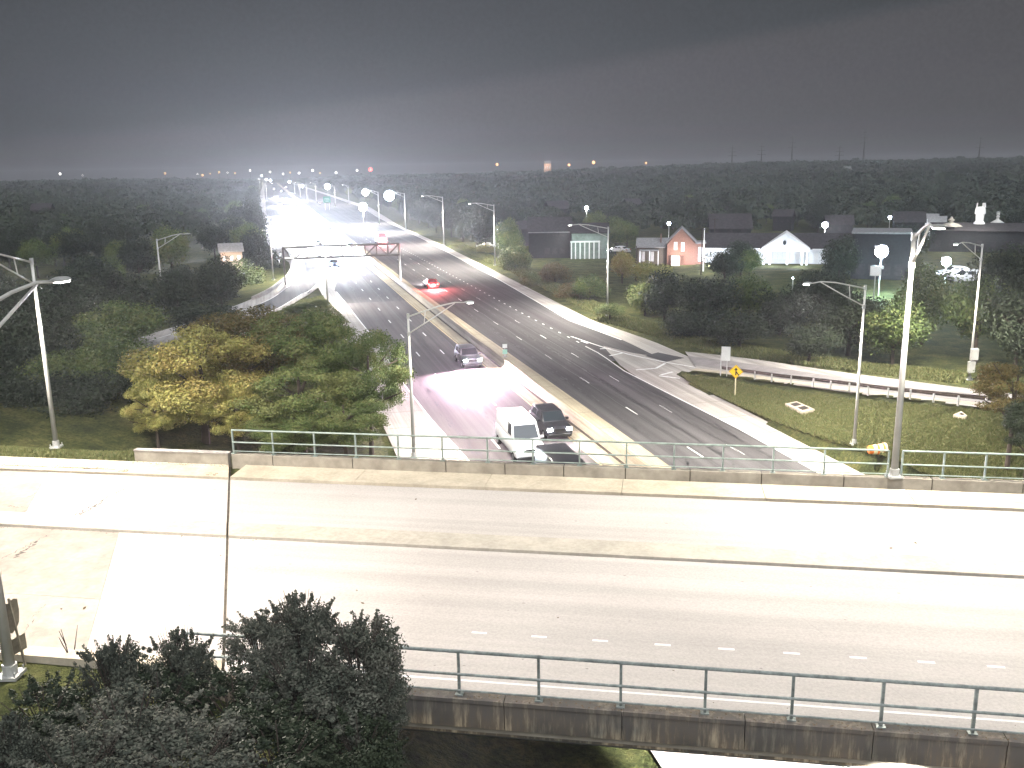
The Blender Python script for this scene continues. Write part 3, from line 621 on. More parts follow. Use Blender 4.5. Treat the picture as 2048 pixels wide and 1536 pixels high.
for _ in range(90):
    e_ = random.uniform(-34, 24); q_ = random.choice((31.2, 35.4, 39.0, 45.0, 48.3))+random.gauss(0, .45); r_ = random.uniform(.01, .05); n_ = 7; k = st_.addv([Br(e_+r_*random.uniform(.8, 2.6)*math.cos(a), q_+r_*math.sin(a), DZ+.0055) for a in np.linspace(0, 2*PI, n_, endpoint=False)]); st_.f.append(tuple(range(k, k+n_)))
tag(st_.build('oil_spots', mat('oil_spot', (.27, .25, .23), .8), op, up=True), kind='stuff')
# overpass markings
om = bpy.data.objects.new('overpass_markings', None); COL.objects.link(om); om['kind'] = 'structure'
for i in range(16):
    e = -7.3+2.443*i; mb = MB(); A = [Br(e, 33.06+.0, DZ+.004), Br(e+.62, 33.06, DZ+.004)]; B = [Br(e, 33.2, DZ+.004), Br(e+.62, 33.2, DZ+.004)]; mb.strip(A, B); mb.build('lane_dash', m_white, om, up=True)
mb = MB(); mb.strip([Br(-16.2, 29.5, DZ+.004), Br(40, 29.5, DZ+.004)], [Br(-16.2, 29.62, DZ+.004), Br(40, 29.62, DZ+.004)]); mb.build('edge_line', m_white, om, up=True)
# ------------------------------------------------------------------ lamp posts
def lamp_post(base_px, top_py, arm_px, arm_dir, label, zbase=None, r=.13, power=0, group=None, arms=2, base_pt=None, col=(1, .93, .82), glow=False, name='lamp_post', height_=None, ang=150, arm_len=None, rise=1.0, bloom_r=0):
    b = base_pt if base_pt is not None else (hit(*base_px) if zbase is None else onz(*base_px, zbase))
    b = np.array(b, float); H_ = height_ or top_z(b, top_py)-b[2]; top = b+np.array([0, 0, H_])
    t = wempty(name, b, label, 'street lamp', group)
    mb = MB(); mb.tube([b+np.array([0, 0, .05]), b+np.array([0, 0, H_*.5]), top], r, 12, r*.55); mb.build('shaft', m_pole, t, smooth=True)
    mb = MB(); mb.box(b+np.array([0, 0, .06]), (r*4, r*4, .12)); mb.tube([b+np.array([0, 0, .12]), b+np.array([0, 0, .5])], r*1.35, 10)
    for i in (-1, 1):
        for j in (-1, 1): mb.tube([b+np.array([i*r*1.6, j*r*1.6, .12]), b+np.array([i*r*1.6, j*r*1.6, .3])], .03, 6)
    mb.build('base_plate', m_galv, t)
    d = np.array([arm_dir[0], arm_dir[1], 0.0]); d /= np.linalg.norm(d)
    if arm_px is not None: end = on_vplane(arm_px[0], arm_px[1], top, d)
    else: end = top+d*arm_len+np.array([0, 0, rise])
    L_ = abs((end-top)@d)
    if L_ > 9 or L_ < .8 or (end-top)@d < 0: end = top+d*min(max(L_, 1.5), 7)*1.0+np.array([0, 0, max(-.5, min(1.5, end[2]-top[2]))])
    h1 = top-np.array([0, 0, .15]); h2 = top-np.array([0, 0, min(1.6, .12*H_+.3)])
    v = end-h1; mid = h1+v*.55+np.array([0, 0, .25]); tip0 = h1+v*.82
    mb = MB(); mb.tube([h1, mid, tip0+np.array([0, 0, .22]), end], r*.42, 8, r*.3); mb.build('upper_arm', m_pole, t, smooth=True)
    if arms == 2:
        mb = MB(); mb.tube([h2, h2+(tip0-h2)*.5+np.array([0, 0, .05]), tip0+np.array([0, 0, .16])], r*.38, 8, r*.28); mb.build('lower_arm', m_pole, t, smooth=True)
        a_ = h1+v*.3+np.array([0, 0, .14]); c_ = h2+(tip0-h2)*.33+np.array([0, 0, .03]); mb = MB(); mb.tube([a_, c_], r*.25, 6); mb.build('strut', m_pole, t)
        mb = MB(); mb.tube([h2-np.array([0, 0, .18]), h2+np.array([0, 0, .14])], r*.85, 10); mb.build('clamp', m_galv, t)
    mb = MB(); mb.tube([top-np.array([0, 0, .3]), top+np.array([0, 0, .12])], r*.75, 10); mb.build('cap', m_galv, t)
    # luminaire: a flattened cobra head with a lens under it
    mb = MB(); N_ = 12; k = len(mb.v); side = np.array([-d[1], d[0], 0]); hd = .72*max(1, r/.13); c = end+d*hd*.4
    secs = [(-.5, .07, .05), (-.3, .14, .09), (0, .19, .11), (.3, .17, .09), (.5, .06, .04)]
    for x, w_, h_ in secs: mb.addv([c+d*x*hd+side*w_*1.1*math.cos(2*PI*j/N_)*hd*1.4+np.array([0, 0, h_*1.4*math.sin(2*PI*j/N_)*(1 if math.sin(2*PI*j/N_) > 0 else .35)]) for j in range(N_)])
    for i in range(len(secs)-1):
        for j in range(N_): mb.f.append((k+i*N_+j, k+i*N_+(j+1) % N_, k+(i+1)*N_+(j+1) % N_, k+(i+1)*N_+j))
    mb.f.append(tuple(range(k, k+N_))); mb.f.append(tuple(range(k+4*N_+N_-1, k+4*N_-1, -1)))
    hdn = mb.build('lamp_head', m_galv, t, smooth=True)
    mb = MB(); mb.box(c+d*.1-np.array([0, 0, .075]), (.5*hd, .26*hd*1.3, .05), d, side); mb.build('lens', m_lamp if power else m_glass, t)
    if bloom_r:
        mb = MB(); mb.lathe([(bloom_r*math.sin(PI*i/10)+.001, -bloom_r*math.cos(PI*i/10)) for i in range(11)], 16, c-np.array([0, 0, bloom_r*.7])); mb.build('glowing_lens', m_lampb, t, smooth=True)  # oversized glowing sphere imitates the bloom around the lamp
    if power:
        lp = c-np.array([0, 0, .25 if not bloom_r else bloom_r*1.8+.1]); spot('lamp_light', lp, lp+np.array([0, 0, -1])+d*.12, power, col, ang, .5, .2, t)
    return t, b, H_, top, end
tA, bA, HA, topA, endA = lamp_post((113, 895), 520, (-62, 508), -BQ, 'tall slender lamp post standing on the grass behind the kerb at the far left', zbase=DZ, r=.17, power=0)
spot('lamp_light', endA+np.array([0, 0, -.4]), endA+np.array([4, -2, -12]), 11500, (1, .92, .81), 155, .4, .2, tA)
tB, bB, HB, topB, endB = lamp_post((1785, 950), 470, (1866, 453), -BQ+BE*.25, 'tallest lamp post, rising from the gap in the railing on the far parapet', base_pt=Br(13.37, 52.64, PZ), r=.2, power=11500)
pn = onz(22, 1352, DZ); tN, bN, HN, topN, endN = lamp_post(None, None, (106, 563), BQ, 'nearest lamp post at the left edge beside the kerb, its arm reaching over the road', base_pt=pn, r=.2, power=0, height_=HA+.6)
spot('lamp_light', endN+np.array([0, 0, -.5]), endN+np.array([7, 3, -9]), 8000, (1, .90, .80), 165, .3, .3, tN)
for _t in (tN, tA):
    for _c in _t.children:
        if _c.name.startswith('lens'): _c.data.materials[0] = m_lamp
lamp_post((828, 915), 630, (930, 605), RN, 'thin lamp post at the left edge of the lower road, arm over the lanes', zbase=0, r=.16, power=10000)
lamp_post((1708, 890), 573, (1622, 567), -RN, 'lamp post on the grass slope just left of the tallest post', r=.14, power=15000)
tE, bE, HE, topE, endE = lamp_post((1938, 760), 490, (1915, 488), -RN+RD*-.5, 'lamp post beyond the ramp with a grey cabinet strapped to its shaft', r=.15, power=20000)
lamp_post((1215, 632), 455, (1145, 450), -RN, 'lamp post on the right verge below the dark row house', zbase=0, r=.16, power=20000)
lamp_post((990, 531), 410, (943, 407), -RN, 'lamp post on the right verge above the yellow-green shrubs', zbase=0, r=.19, power=34000)
lamp_post((888, 491), 394, (848, 392), -RN, 'lamp post on the right verge, second beyond the yellow-green shrubs', zbase=0, r=.22, power=40000)
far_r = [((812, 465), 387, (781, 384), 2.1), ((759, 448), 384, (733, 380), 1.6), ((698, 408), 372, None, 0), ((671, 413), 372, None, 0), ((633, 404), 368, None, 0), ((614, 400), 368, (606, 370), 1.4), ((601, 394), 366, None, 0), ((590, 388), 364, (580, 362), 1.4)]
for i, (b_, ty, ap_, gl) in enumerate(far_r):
    lamp_post(b_, ty, ap_, -RN, ['lamp post on the right verge with the largest glaring white lamp', 'lamp post with a glaring white lamp, left of the largest glare', 'distant dull lamp post right of the green road sign', 'distant lamp post just behind the green road sign', 'distant lamp post left of the green road sign', 'distant lamp post in the far row, under a bright lamp', 'thin distant lamp post near the end of the row', 'farthest lamp post of the right row, lost in the glare'][i], zbase=0, r=.26+.02*i, power=(26000 if i < 2 else 18000), arm_len=3.5, bloom_r=gl, group='lamp posts along the right verge')
lamp_post((547, 560), 436, None, RN, 'thin lamp post left of the sign gantry beside the exit ramp', zbase=0, r=.17, power=30000, arm_len=3, rise=.4)
lamp_post((656, 610), 505, (660, 499), RN, 'lamp post standing in the gore in front of the sign gantry, its lamp glaring', zbase=0, r=.17, power=6500, bloom_r=.5)
lamp_post((329, 632), 479, (370, 468), RN, 'lamp post among the dark trees on the left, its lamp head pale', zbase=0, r=.19, power=0)
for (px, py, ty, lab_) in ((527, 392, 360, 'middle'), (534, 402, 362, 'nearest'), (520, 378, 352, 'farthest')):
    lamp_post((px, py), ty, None, RN, lab_+' of three distant lamp posts on the left verge, half lost in glare', zbase=0, r=.25, power=18000, arm_len=4, group='lamp posts on the left verge', bloom_r=.9)
lamp_post(None, None, None, RN, 'unseen lamp post added to brighten the lower road on the near side of the overpass', base_pt=Wd(13.0, 17, 0), r=.16, power=12000, height_=5.6, arm_len=4, rise=.2, ang=100)  # post outside the view, added to whiten the road below the deck
spot('lamp_light', Wd(17.4, 17, 5.3), Wd(19.5, 27, 0), 55000, (1, .98, .95), 60, .25, .2)  # extra spot added at that unseen post, narrowed onto the road
# flood lights on masts, far and near
def mast_light(px, py, dist, rad, label, col=m_lampb, power=0, lc=(.9, .94, 1), base_z=None, cat='flood light'):
    dist = min(dist, 19.4*F/max(20, py-(342-.016*(px-1024)))); c = at(px, py, dist); gz = grd(c[0], c[1]) if base_z is None else base_z
    t = wempty('flood_light', (c[0], c[1], gz), label, cat)
    mb = MB(); mb.tube([(c[0], c[1], gz), (c[0], c[1], c[2]-rad*.2)], .14, 8, .09); mb.build('mast', m_pole, t)
    mb = MB(); mb.box(c+np.array([0, rad*.35, rad*.75]), (rad*1.6, rad*.9, rad*.35)); mb.build('housing', m_galv, t)
    mb = MB(); mb.lathe([(rad*math.sin(PI*i/10)+.001, -rad*math.cos(PI*i/10)) for i in range(11)], 18, c); mb.build('lens', col, t, smooth=True)  # ball enlarged to imitate the bloom around the light
    if power: point('lamp_light', c+np.array([0, -rad*1.3, -rad*.9]), power, lc, .3, t)
    return t
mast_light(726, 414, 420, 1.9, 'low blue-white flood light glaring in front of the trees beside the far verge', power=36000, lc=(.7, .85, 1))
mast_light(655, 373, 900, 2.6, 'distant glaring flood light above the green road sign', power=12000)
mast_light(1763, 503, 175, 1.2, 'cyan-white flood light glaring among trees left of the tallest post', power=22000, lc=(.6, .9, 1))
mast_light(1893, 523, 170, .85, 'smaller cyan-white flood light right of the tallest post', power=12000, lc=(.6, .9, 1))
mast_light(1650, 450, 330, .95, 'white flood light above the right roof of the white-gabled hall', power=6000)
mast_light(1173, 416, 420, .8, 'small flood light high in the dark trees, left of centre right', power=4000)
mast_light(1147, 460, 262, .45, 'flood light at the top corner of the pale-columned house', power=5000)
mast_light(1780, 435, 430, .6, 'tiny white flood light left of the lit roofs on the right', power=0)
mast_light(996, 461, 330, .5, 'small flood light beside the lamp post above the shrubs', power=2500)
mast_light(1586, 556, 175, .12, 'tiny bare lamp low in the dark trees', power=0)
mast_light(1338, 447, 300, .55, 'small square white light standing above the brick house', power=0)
# ------------------------------------------------------------------ sign gantry over the left carriageway
gr0 = hit(801, 560, 0)
gR = onz(801, 560, 0); sG = us(gR)[1]; uR = us(gR)[0]
zt = top_z(gR, 487); zb_ = top_z(gR, 509)
gL = on_vplane(566, 500, gR, RN+RD*.0); 
gan = wempty('sign_gantry', gR, 'steel lattice gantry spanning the left carriageway, without a sign', 'gantry')
gdir = gL-gR; gdir[2] = 0; span = np.linalg.norm(gdir); gdir /= span; gn = np.array([-gdir[1], gdir[0], 0])
for sgn in (-1, 1):
    mb = MB(); mb.tube([gR+gn*sgn*.55, gR+gn*sgn*.55+np.array([0, 0, zt])], .2, 10); mb.build('leg', m_galv, gan)
    mb = MB(); p = gR+gdir*span; mb.tube([p+gn*sgn*.55, p+gn*sgn*.55+np.array([0, 0, zt])], .2, 10); mb.build('leg', m_truss, gan)
for sgn in (-1, 1):
    for z in (zt, zb_):
        mb = MB(); mb.tube([gR+gn*sgn*.6+np.array([0, 0, z]), gR+gn*sgn*.6+gdir*span+np.array([0, 0, z])], .17, 8); mb.build('chord', m_truss, gan)
nb = int(span/2.6); st = span/nb
for i in range(nb+1):
    a = gR+gdir*st*i
    for sgn in (-1, 1):
        mb = MB(); mb.tube([a+gn*sgn*.6+np.array([0, 0, zb_]), a+gn*sgn*.6+np.array([0, 0, zt])], .09, 6)
        if i < nb:
            z0, z1 = (zb_, zt) if i % 2 else (zt, zb_); mb.tube([a+gn*sgn*.6+np.array([0, 0, z0]), a+gdir*st+gn*sgn*.6+np.array([0, 0, z1])], .085, 6)
        mb.build('lattice_member', m_truss, gan)
    mb = MB()
    for z in (zb_, zt): mb.tube([a-gn*.6+np.array([0, 0, z]), a+gn*.6+np.array([0, 0, z])], .05, 6)
    mb.build('cross_member', m_truss, gan)
mb = MB(); mb.tube([gR-gn*.6+np.array([0, 0, .2]), gR+gn*.6+np.array([0, 0, .2])], .3, 8); mb.build('footing', m_conc, gan)

# ------------------------------------------------------------------ signs
m_sy = mat('sign_yellow', (.85, .52, .02), .5, noise=(2, .1)); m_sk = mat('sign_black', (.02, .02, .02), .5); m_sw = mat('sign_white', (.85, .85, .83), .5, noise=(2, .06)); m_sg = mat('sign_green', (.02, .28, .18), .5, noise=(3, .2)); m_back = mat('sign_back_aluminium', (.28, .25, .19), .5, .3, noise=(3, .35))
def facing(p, to=(0, 0)):
    d = np.array([to[0]-p[0], to[1]-p[1], 0.0]); return d/np.linalg.norm(d)
# merge warning sign
b = hit(1470, 792); t = wempty('merge_sign', b, 'yellow diamond warning sign with a black merging arrow, on the grass by the ramp', 'road sign')
zc = top_z(b, 743); n_ = facing(b, (-6, 0)); x_ = np.array([-n_[1], n_[0], 0.0]); z_ = np.array([0, 0, 1.0]); hs = 14.5/F*np.linalg.norm(b[:2])*.97
mb = MB(); mb.box((b+np.array([0, 0, (zc-b[2])/2])), (.1, .1, zc-b[2]+hs*.6)); mb.build('post', mat('post_pale', (.6, .55, .35), .5), t)
C_ = np.array([b[0], b[1], zc])+n_*.09
def face_poly(pts, off, name, m, c=None, th=.015):
    mb = MB(); c = C_ if c is None else c; k = mb.addv([c+x_*(p[0])+z_*p[1]+n_*(off) for p in pts]+[c+x_*p[0]+z_*p[1]+n_*(off-th) for p in pts]); n = len(pts)
    mb.f.append(tuple(k+i for i in range(n))); mb.f.append(tuple(k+n+i for i in range(n-1, -1, -1)))
    for i in range(n): j = (i+1) % n; mb.f.append((k+i, k+n+i, k+n+j, k+j))
    return mb.build(name, m, t)
face_poly([(0, -hs), (hs, 0), (0, hs), (-hs, 0)], .0, 'face', m_sy)
ir, orr = .88*hs, .92*hs
for a, b2 in (((0, -1), (1, 0)), ((1, 0), (0, 1)), ((0, 1), (-1, 0)), ((-1, 0), (0, -1))):
    face_poly([(a[0]*ir, a[1]*ir), (a[0]*orr, a[1]*orr), (b2[0]*orr, b2[1]*orr), (b2[0]*ir, b2[1]*ir)], .008, 'border', m_sk, th=.006)
w_ = .085*hs
face_poly([(-w_, -.55*hs), (w_, -.55*hs), (w_, .25*hs), (-w_, .25*hs)], .010, 'arrow_shaft', m_sk, th=.008)
face_poly([(-.27*hs, .22*hs), (.27*hs, .22*hs), (0, .62*hs)], .012, 'arrow_head', m_sk, th=.008)
face_poly([(.34*hs, -.55*hs), (.50*hs, -.50*hs), (.10*hs, .06*hs), (.05*hs, -.16*hs)], .011, 'merging_branch', m_sk, th=.007)
# blank white sign on the ramp rail
b = hit(1444, 752); t = wempty('white_sign', b, 'blank glaring white rectangular sign on a post at the start of the guard rail', 'road sign')
n_ = facing(b, (-10, 0)); x_ = np.array([-n_[1], n_[0], 0.0]); dd = np.linalg.norm(b[:2]); sc_ = dd/F; zc = top_z(b, 707)
C_ = np.array([b[0], b[1], zc])+n_*.1+x_*(6*sc_)
for o in (-3, 9): 
    mb = MB(); q0 = b+x_*o*sc_; mb.box(q0+np.array([0, 0, (zc-b[2])/2]), (.09, .09, zc-b[2])); mb.build('post', m_galv, t)
face_poly([(-8.5*sc_, -14*sc_), (8.5*sc_, -14*sc_), (8.5*sc_, 14*sc_), (-8.5*sc_, 14*sc_)], 0, 'face', m_sw, th=.03)
face_poly([(-9*sc_, -14.6*sc_), (9*sc_, -14.6*sc_), (9*sc_, 14.6*sc_), (-9*sc_, 14.6*sc_)], -.035, 'backing', m_galv, th=.03)
# small delineator sign on the median barrier
b = onz(1010, 714, 1.05); t = wempty('median_marker', b, 'small pale green and white marker standing on the median barrier', 'road marker')
n_ = facing(b); x_ = np.array([-n_[1], n_[0], 0.0]); C_ = b+np.array([0, 0, 1.1])
mb = MB(); mb.box(b+np.array([0, 0, .6]), (.09, .09, 1.2)); mb.build('post', m_galv, t)
face_poly([(-.3, .1), (.3, .1), (.3, .62), (-.3, .62)], .1, 'upper_plate', m_sw); face_poly([(-.3, -.7), (.3, -.7), (.3, -.1), (-.3, -.1)], .1, 'lower_plate', mat('marker_green', (.35, .6, .48), .5))
mb = MB(); mb.box(b+np.array([0, 0, .08]), (.6, .5, .15)); mb.build('foot', m_conc, t)
# green road sign far off
b = onz(655, 420, 0); t = wempty('green_road_sign', b, 'square green road sign on the right verge of the far road', 'road sign'); n_ = facing(b); x_ = np.array([-n_[1], n_[0], 0.0]); sc_ = np.linalg.norm(b[:2])/F; zc = top_z(b, 399)
C_ = np.array([b[0], b[1], zc])+n_*.2
for o in (-4, 4): 
    mb = MB(); mb.box(b+x_*o*sc_+np.array([0, 0, zc/2]), (.2, .2, zc)); mb.build('post', m_galv, t)
face_poly([(-7*sc_, -6*sc_), (7*sc_, -6*sc_), (7*sc_, 6*sc_), (-7*sc_, 6*sc_)], 0, 'face', m_sg); 
for yy, ww in ((2.2, 4.5), (-.6, 5), (-3.2, 3)): face_poly([(-ww*sc_, (yy-.5)*sc_), (ww*sc_, (yy-.5)*sc_), (ww*sc_, (yy+.5)*sc_), (-ww*sc_, (yy+.5)*sc_)], .02, 'border_line', mat('sign_legend_pale', (.3, .6, .5), .5), th=.01)
# route sign seen from behind, bottom left
b = onz(50, 1330, DZ); t = wempty('route_sign', b, 'back of a grey-tan shield-shaped route sign with a small plate below it', 'road sign')
top_ = top_z(b, 1196); n_ = facing(b); x_ = np.array([-n_[1], n_[0], 0.0]); ang_ = math.radians(38); c_, s_ = math.cos(ang_), math.sin(ang_)
x_ = np.array([x_[0]*c_-x_[1]*s_, x_[0]*s_+x_[1]*c_, 0]); n_ = np.array([x_[1], -x_[0], 0]); n_ = n_ if n_@facing(b) > 0 else -n_
lean = np.array([-.10, 0, 0])
mb = MB(); mb.box(b+np.array([0, 0, (top_-DZ)/2])+lean*1.2, (.07, .07, top_-DZ), np.array([1, 0, 0]), np.array([0, 1, 0]), np.array([-.09, 0, 1])/np.linalg.norm([-.09, 0, 1])); mb.build('post', m_back, t)
s1 = np.linalg.norm(b[:2])/F
C_ = b+np.array([-.25, 0, top_-DZ-.75])-n_*.06
sh = [(-.95, .62), (-.55, .72), (0, .60), (.55, .72), (.95, .62), (1.0, .1), (.85, -.45), (.5, -.7), (0, -.85), (-.5, -.7), (-.85, -.45), (-1.0, .1)]
face_poly([(p[0]*.42, p[1]*.85) for p in sh], 0, 'shield_plate', m_back, th=.02)
C_ = b+np.array([-.12, 0, top_-DZ-1.95])-n_*.06
face_poly([(-.38, -.32), (.38, -.32), (.38, .32), (-.38, .32)], 0, 'direction_plate', m_back, th=.02)

# ------------------------------------------------------------------ guard rail along the ramp
grl = wempty('guard_rail', hit(1450, 752), 'dark steel guard rail on posts along the near edge of the entrance ramp', 'guard rail')
P = np.array([hit(x, y) for x, y in [(1441, 749), (1504, 758), (1563, 767), (1626, 774), (1696, 783), (1769, 793), (1848, 802), (1929, 811), (2060, 826), (2200, 841)]])
Q = resample(P, 34); 
for i, p in enumerate(Q[::2]):
    g_ = grd(p[0], p[1]); mb = MB(); mb.box((p[0], p[1], g_+.46), (.13, .15, .92)); mb.build('post', m_galv, grl)
m_gr = mat('guard_rail_steel', (.10, .085, .07), .5, .4, noise=(2, .4))
for a, b in zip(Q[:-1], Q[1:]):
    d = b-a; L_ = np.linalg.norm(d[:2]); d2 = d/L_; n2 = np.array([-d2[1], d2[0], 0]); mb = MB(); prof = [(0, .62), (.09, .68), (.02, .76), (.02, .84), (.09, .92), (0, .99)]; k = mb.addv([e_+n2*(.12+x)+np.array([0, 0, z]) for e_ in (a, b+d2*.02) for x, z in prof])
    for j in range(5): mb.f.append((k+j, k+j+1, k+6+j+1, k+6+j))
    mb.build('rail_panel', m_gr, grl)
cb = MB(); A = []; B = []
for p in resample(P, 60):
    t_ = np.array([0, 0, 0]); A.append(np.array([p[0], p[1], p[2]+.06])); B.append(np.array([p[0], p[1], p[2]+.06]))
ribbon(np.array([hit(x, y)+np.array([0, 0, .05]) for x, y in [(1385, 740), (1441, 746), (1504, 754), (1563, 763), (1626, 770), (1696, 779), (1769, 789), (1848, 798), (1929, 807), (2060, 822)]]), 1.3, .06, 'ramp_kerb', m_walk, ramp)
# exit ramp barrier on the left
lb = wempty('ramp_barrier', RAMP_L_FAR[0], 'curved pale barrier along the outside of the exit ramp', 'barrier wall')
P = np.array([hit(x, y) for x, y in [(566, 497), (576, 508), (583, 522), (584, 540), (574, 560), (549, 579), (530, 592), (505, 603)]]); P = smooth(P, 26, 2)
for a, b in zip(P, P[1:]):
    d = b-a; L_ = np.linalg.norm(d); d = d/L_; mb = MB(); mb.box((a+b)/2+np.array([0, 0, .45]), (L_-.03, .35, 1.0), d, np.cross([0, 0, 1], d)); mb.build('barrier_segment', m_conc, lb)

# ------------------------------------------------------------------ objects on the slope
def pad(px4, label, holes):
    P4 = [hit(*p) for p in px4]; c = sum(P4)/4; t = wempty('drain_pad', c, label, 'drain cover')
    mb = MB(); k = mb.addv([p+np.array([0, 0, .30]) for p in P4]+[p-np.array([0, 0, .3]) for p in P4]); mb.f += [(k, k+1, k+2, k+3), (k+7, k+6, k+5, k+4)]+[(k+i, k+4+i, k+4+(i+1) % 4, k+(i+1) % 4) for i in range(4)]
    mb.build('slab', m_walk, t, up=False)
    def bi(u_, v_): return P4[0]*(1-u_)*(1-v_)+P4[1]*u_*(1-v_)+P4[2]*u_*v_+P4[3]*(1-u_)*v_+np.array([0, 0, .315])
    for (u0, u1, v0, v1) in holes:
        mb = MB(); k = mb.addv([bi(u0, v0), bi(u1, v0), bi(u1, v1), bi(u0, v1)]); mb.f.append((k, k+1, k+2, k+3)); mb.build('grate_recess', m_sk, t)
        for j in range(5):
            v_ = v0+(v1-v0)*(j+.5)/5; mb = MB(); mb.tube([bi(u0, v_)+np.array([0, 0, .02]), bi(u1, v_)+np.array([0, 0, .02])], .025, 5); mb.build('grate_bar', m_gr, t)
pad([(1570, 813), (1593, 808), (1629, 824), (1605, 830)], 'pale concrete pad with two dark square grates on the grass slope', [(.2, .8, .12, .42), (.2, .8, .56, .86)])
pad([(1906, 836), (1922, 829), (1934, 838), (1930, 840)], 'small pale concrete block in the grass beside the right-hand bush', [(.3, .7, .3, .7)])
# fallen orange drum by the foot of the tallest post
c = hit(1751, 937); c[2] = grd(c[0], c[1])+.40; t = wempty('traffic_drum', c-np.array([0, 0, .40]), 'orange traffic drum with pale bands lying in the grass near the tallest post', 'traffic drum')
ax_ = np.array([BE[0], BE[1], 0])*.97+np.array([BQ[0], BQ[1], 0])*.2; ax_ /= np.linalg.norm(ax_)
m_or = mat('drum_orange', (.85, .22, .03), .5, noise=(2, .2)); m_ow = mat('drum_band', (.85, .75, .45), .4)
segs = [(-.85, -.75, .34, .42, m_or, 'body'), (-.75, -.45, .42, .45, m_or, 'body'), (-.45, -.1, .47, .5, m_ow, 'reflective_band'), (-.1, .1, .5, .52, m_or, 'body'), (.1, .45, .54, .56, m_ow, 'reflective_band'), (.45, .62, .56, .58, m_or, 'body')]
for a, b, r0, r1, mm, nm in segs:
    a, b, r0, r1 = a*.82, b*.82, r0*.8, r1*.8
    mb = MB(); mb.tube([c+ax_*a, c+ax_*(b-.003)], r0, 20, r1); mb.build(nm, mm, t, smooth=False)
mb = MB(); mb.tube([c+ax_*.51, c+ax_*.69], .52, 20); mb.build('base_ring', mat('drum_rubber', (.75, .45, .3), .7), t)
mb = MB(); mb.tube([c-ax_*.80, c-ax_*.69], .05, 8); mb.build('handle', m_or, t)
# cabinet on post E
c = bE+np.array([0, 0, 0]); zc = top_z(bE, 717); t = wempty('control_cabinet', (bE[0], bE[1], zc), 'grey metal control cabinet strapped to the shaft of the lamp post beyond the ramp', 'cabinet')
mb = MB(); mb.box((bE[0]+.1, bE[1]-.42, zc+.6), (.75, .5, 1.3)); mb.build('upper_box', m_galv, t); mb = MB(); mb.box((bE[0]-.1, bE[1]-.40, zc-.9), (.7, .45, 1.3)); mb.build('lower_box', m_galv, t)
mb = MB(); mb.tube([(bE[0], bE[1]-.2, zc+.0), (bE[0], bE[1]-.2, zc-.4)], .05, 6); mb.build('conduit', m_galv, t)

# ------------------------------------------------------------------ vehicles
m_tyre = mat('tyre', (.02, .02, .02), .9); m_rim = mat('wheel_rim', (.35, .35, .36), .35, .8)
m_head = mat('headlight_lit', (1, 1, 1), .2, emit=((.93, .96, 1), 120)); m_tail = mat('tail_light_lit', (.6, .02, .02), .3, emit=((1, .05, .04), 18)); m_taild = mat('tail_light', (.35, .01, .01), .3)
m_plate = mat('number_plate', (.6, .6, .6), .5)
def paint(name, c): return mat(name, c, .28, .15, spec=.6)
def extr(prof, y0, y1, taper=0, m=None, zt=None):
    mb = MB(); n = len(prof); zmax = max(p[1] for p in prof); zmin = min(p[1] for p in prof)
    def yy(y, z): return y*(1-taper*(z-zmin)/(zmax-zmin+1e-6))
    k = mb.addv([(x, yy(y0, z), z) for x, z in prof]+[(x, yy(y1, z), z) for x, z in prof])
    mb.f.append(tuple(k+i for i in range(n))); mb.f.append(tuple(k+n+i for i in range(n-1, -1, -1)))
    for i in range(n): j = (i+1) % n; mb.f.append((k+i, k+n+i, k+n+j, k+j))
    return mb
def bevel(o, w_=.05, seg=2):
    md = o.modifiers.new('bevel', 'BEVEL'); md.width = w_; md.segments = seg; md.limit_method = 'ANGLE'; md.angle_limit = math.radians(25)
    for p in o.data.polygons: p.use_smooth = True
    return o
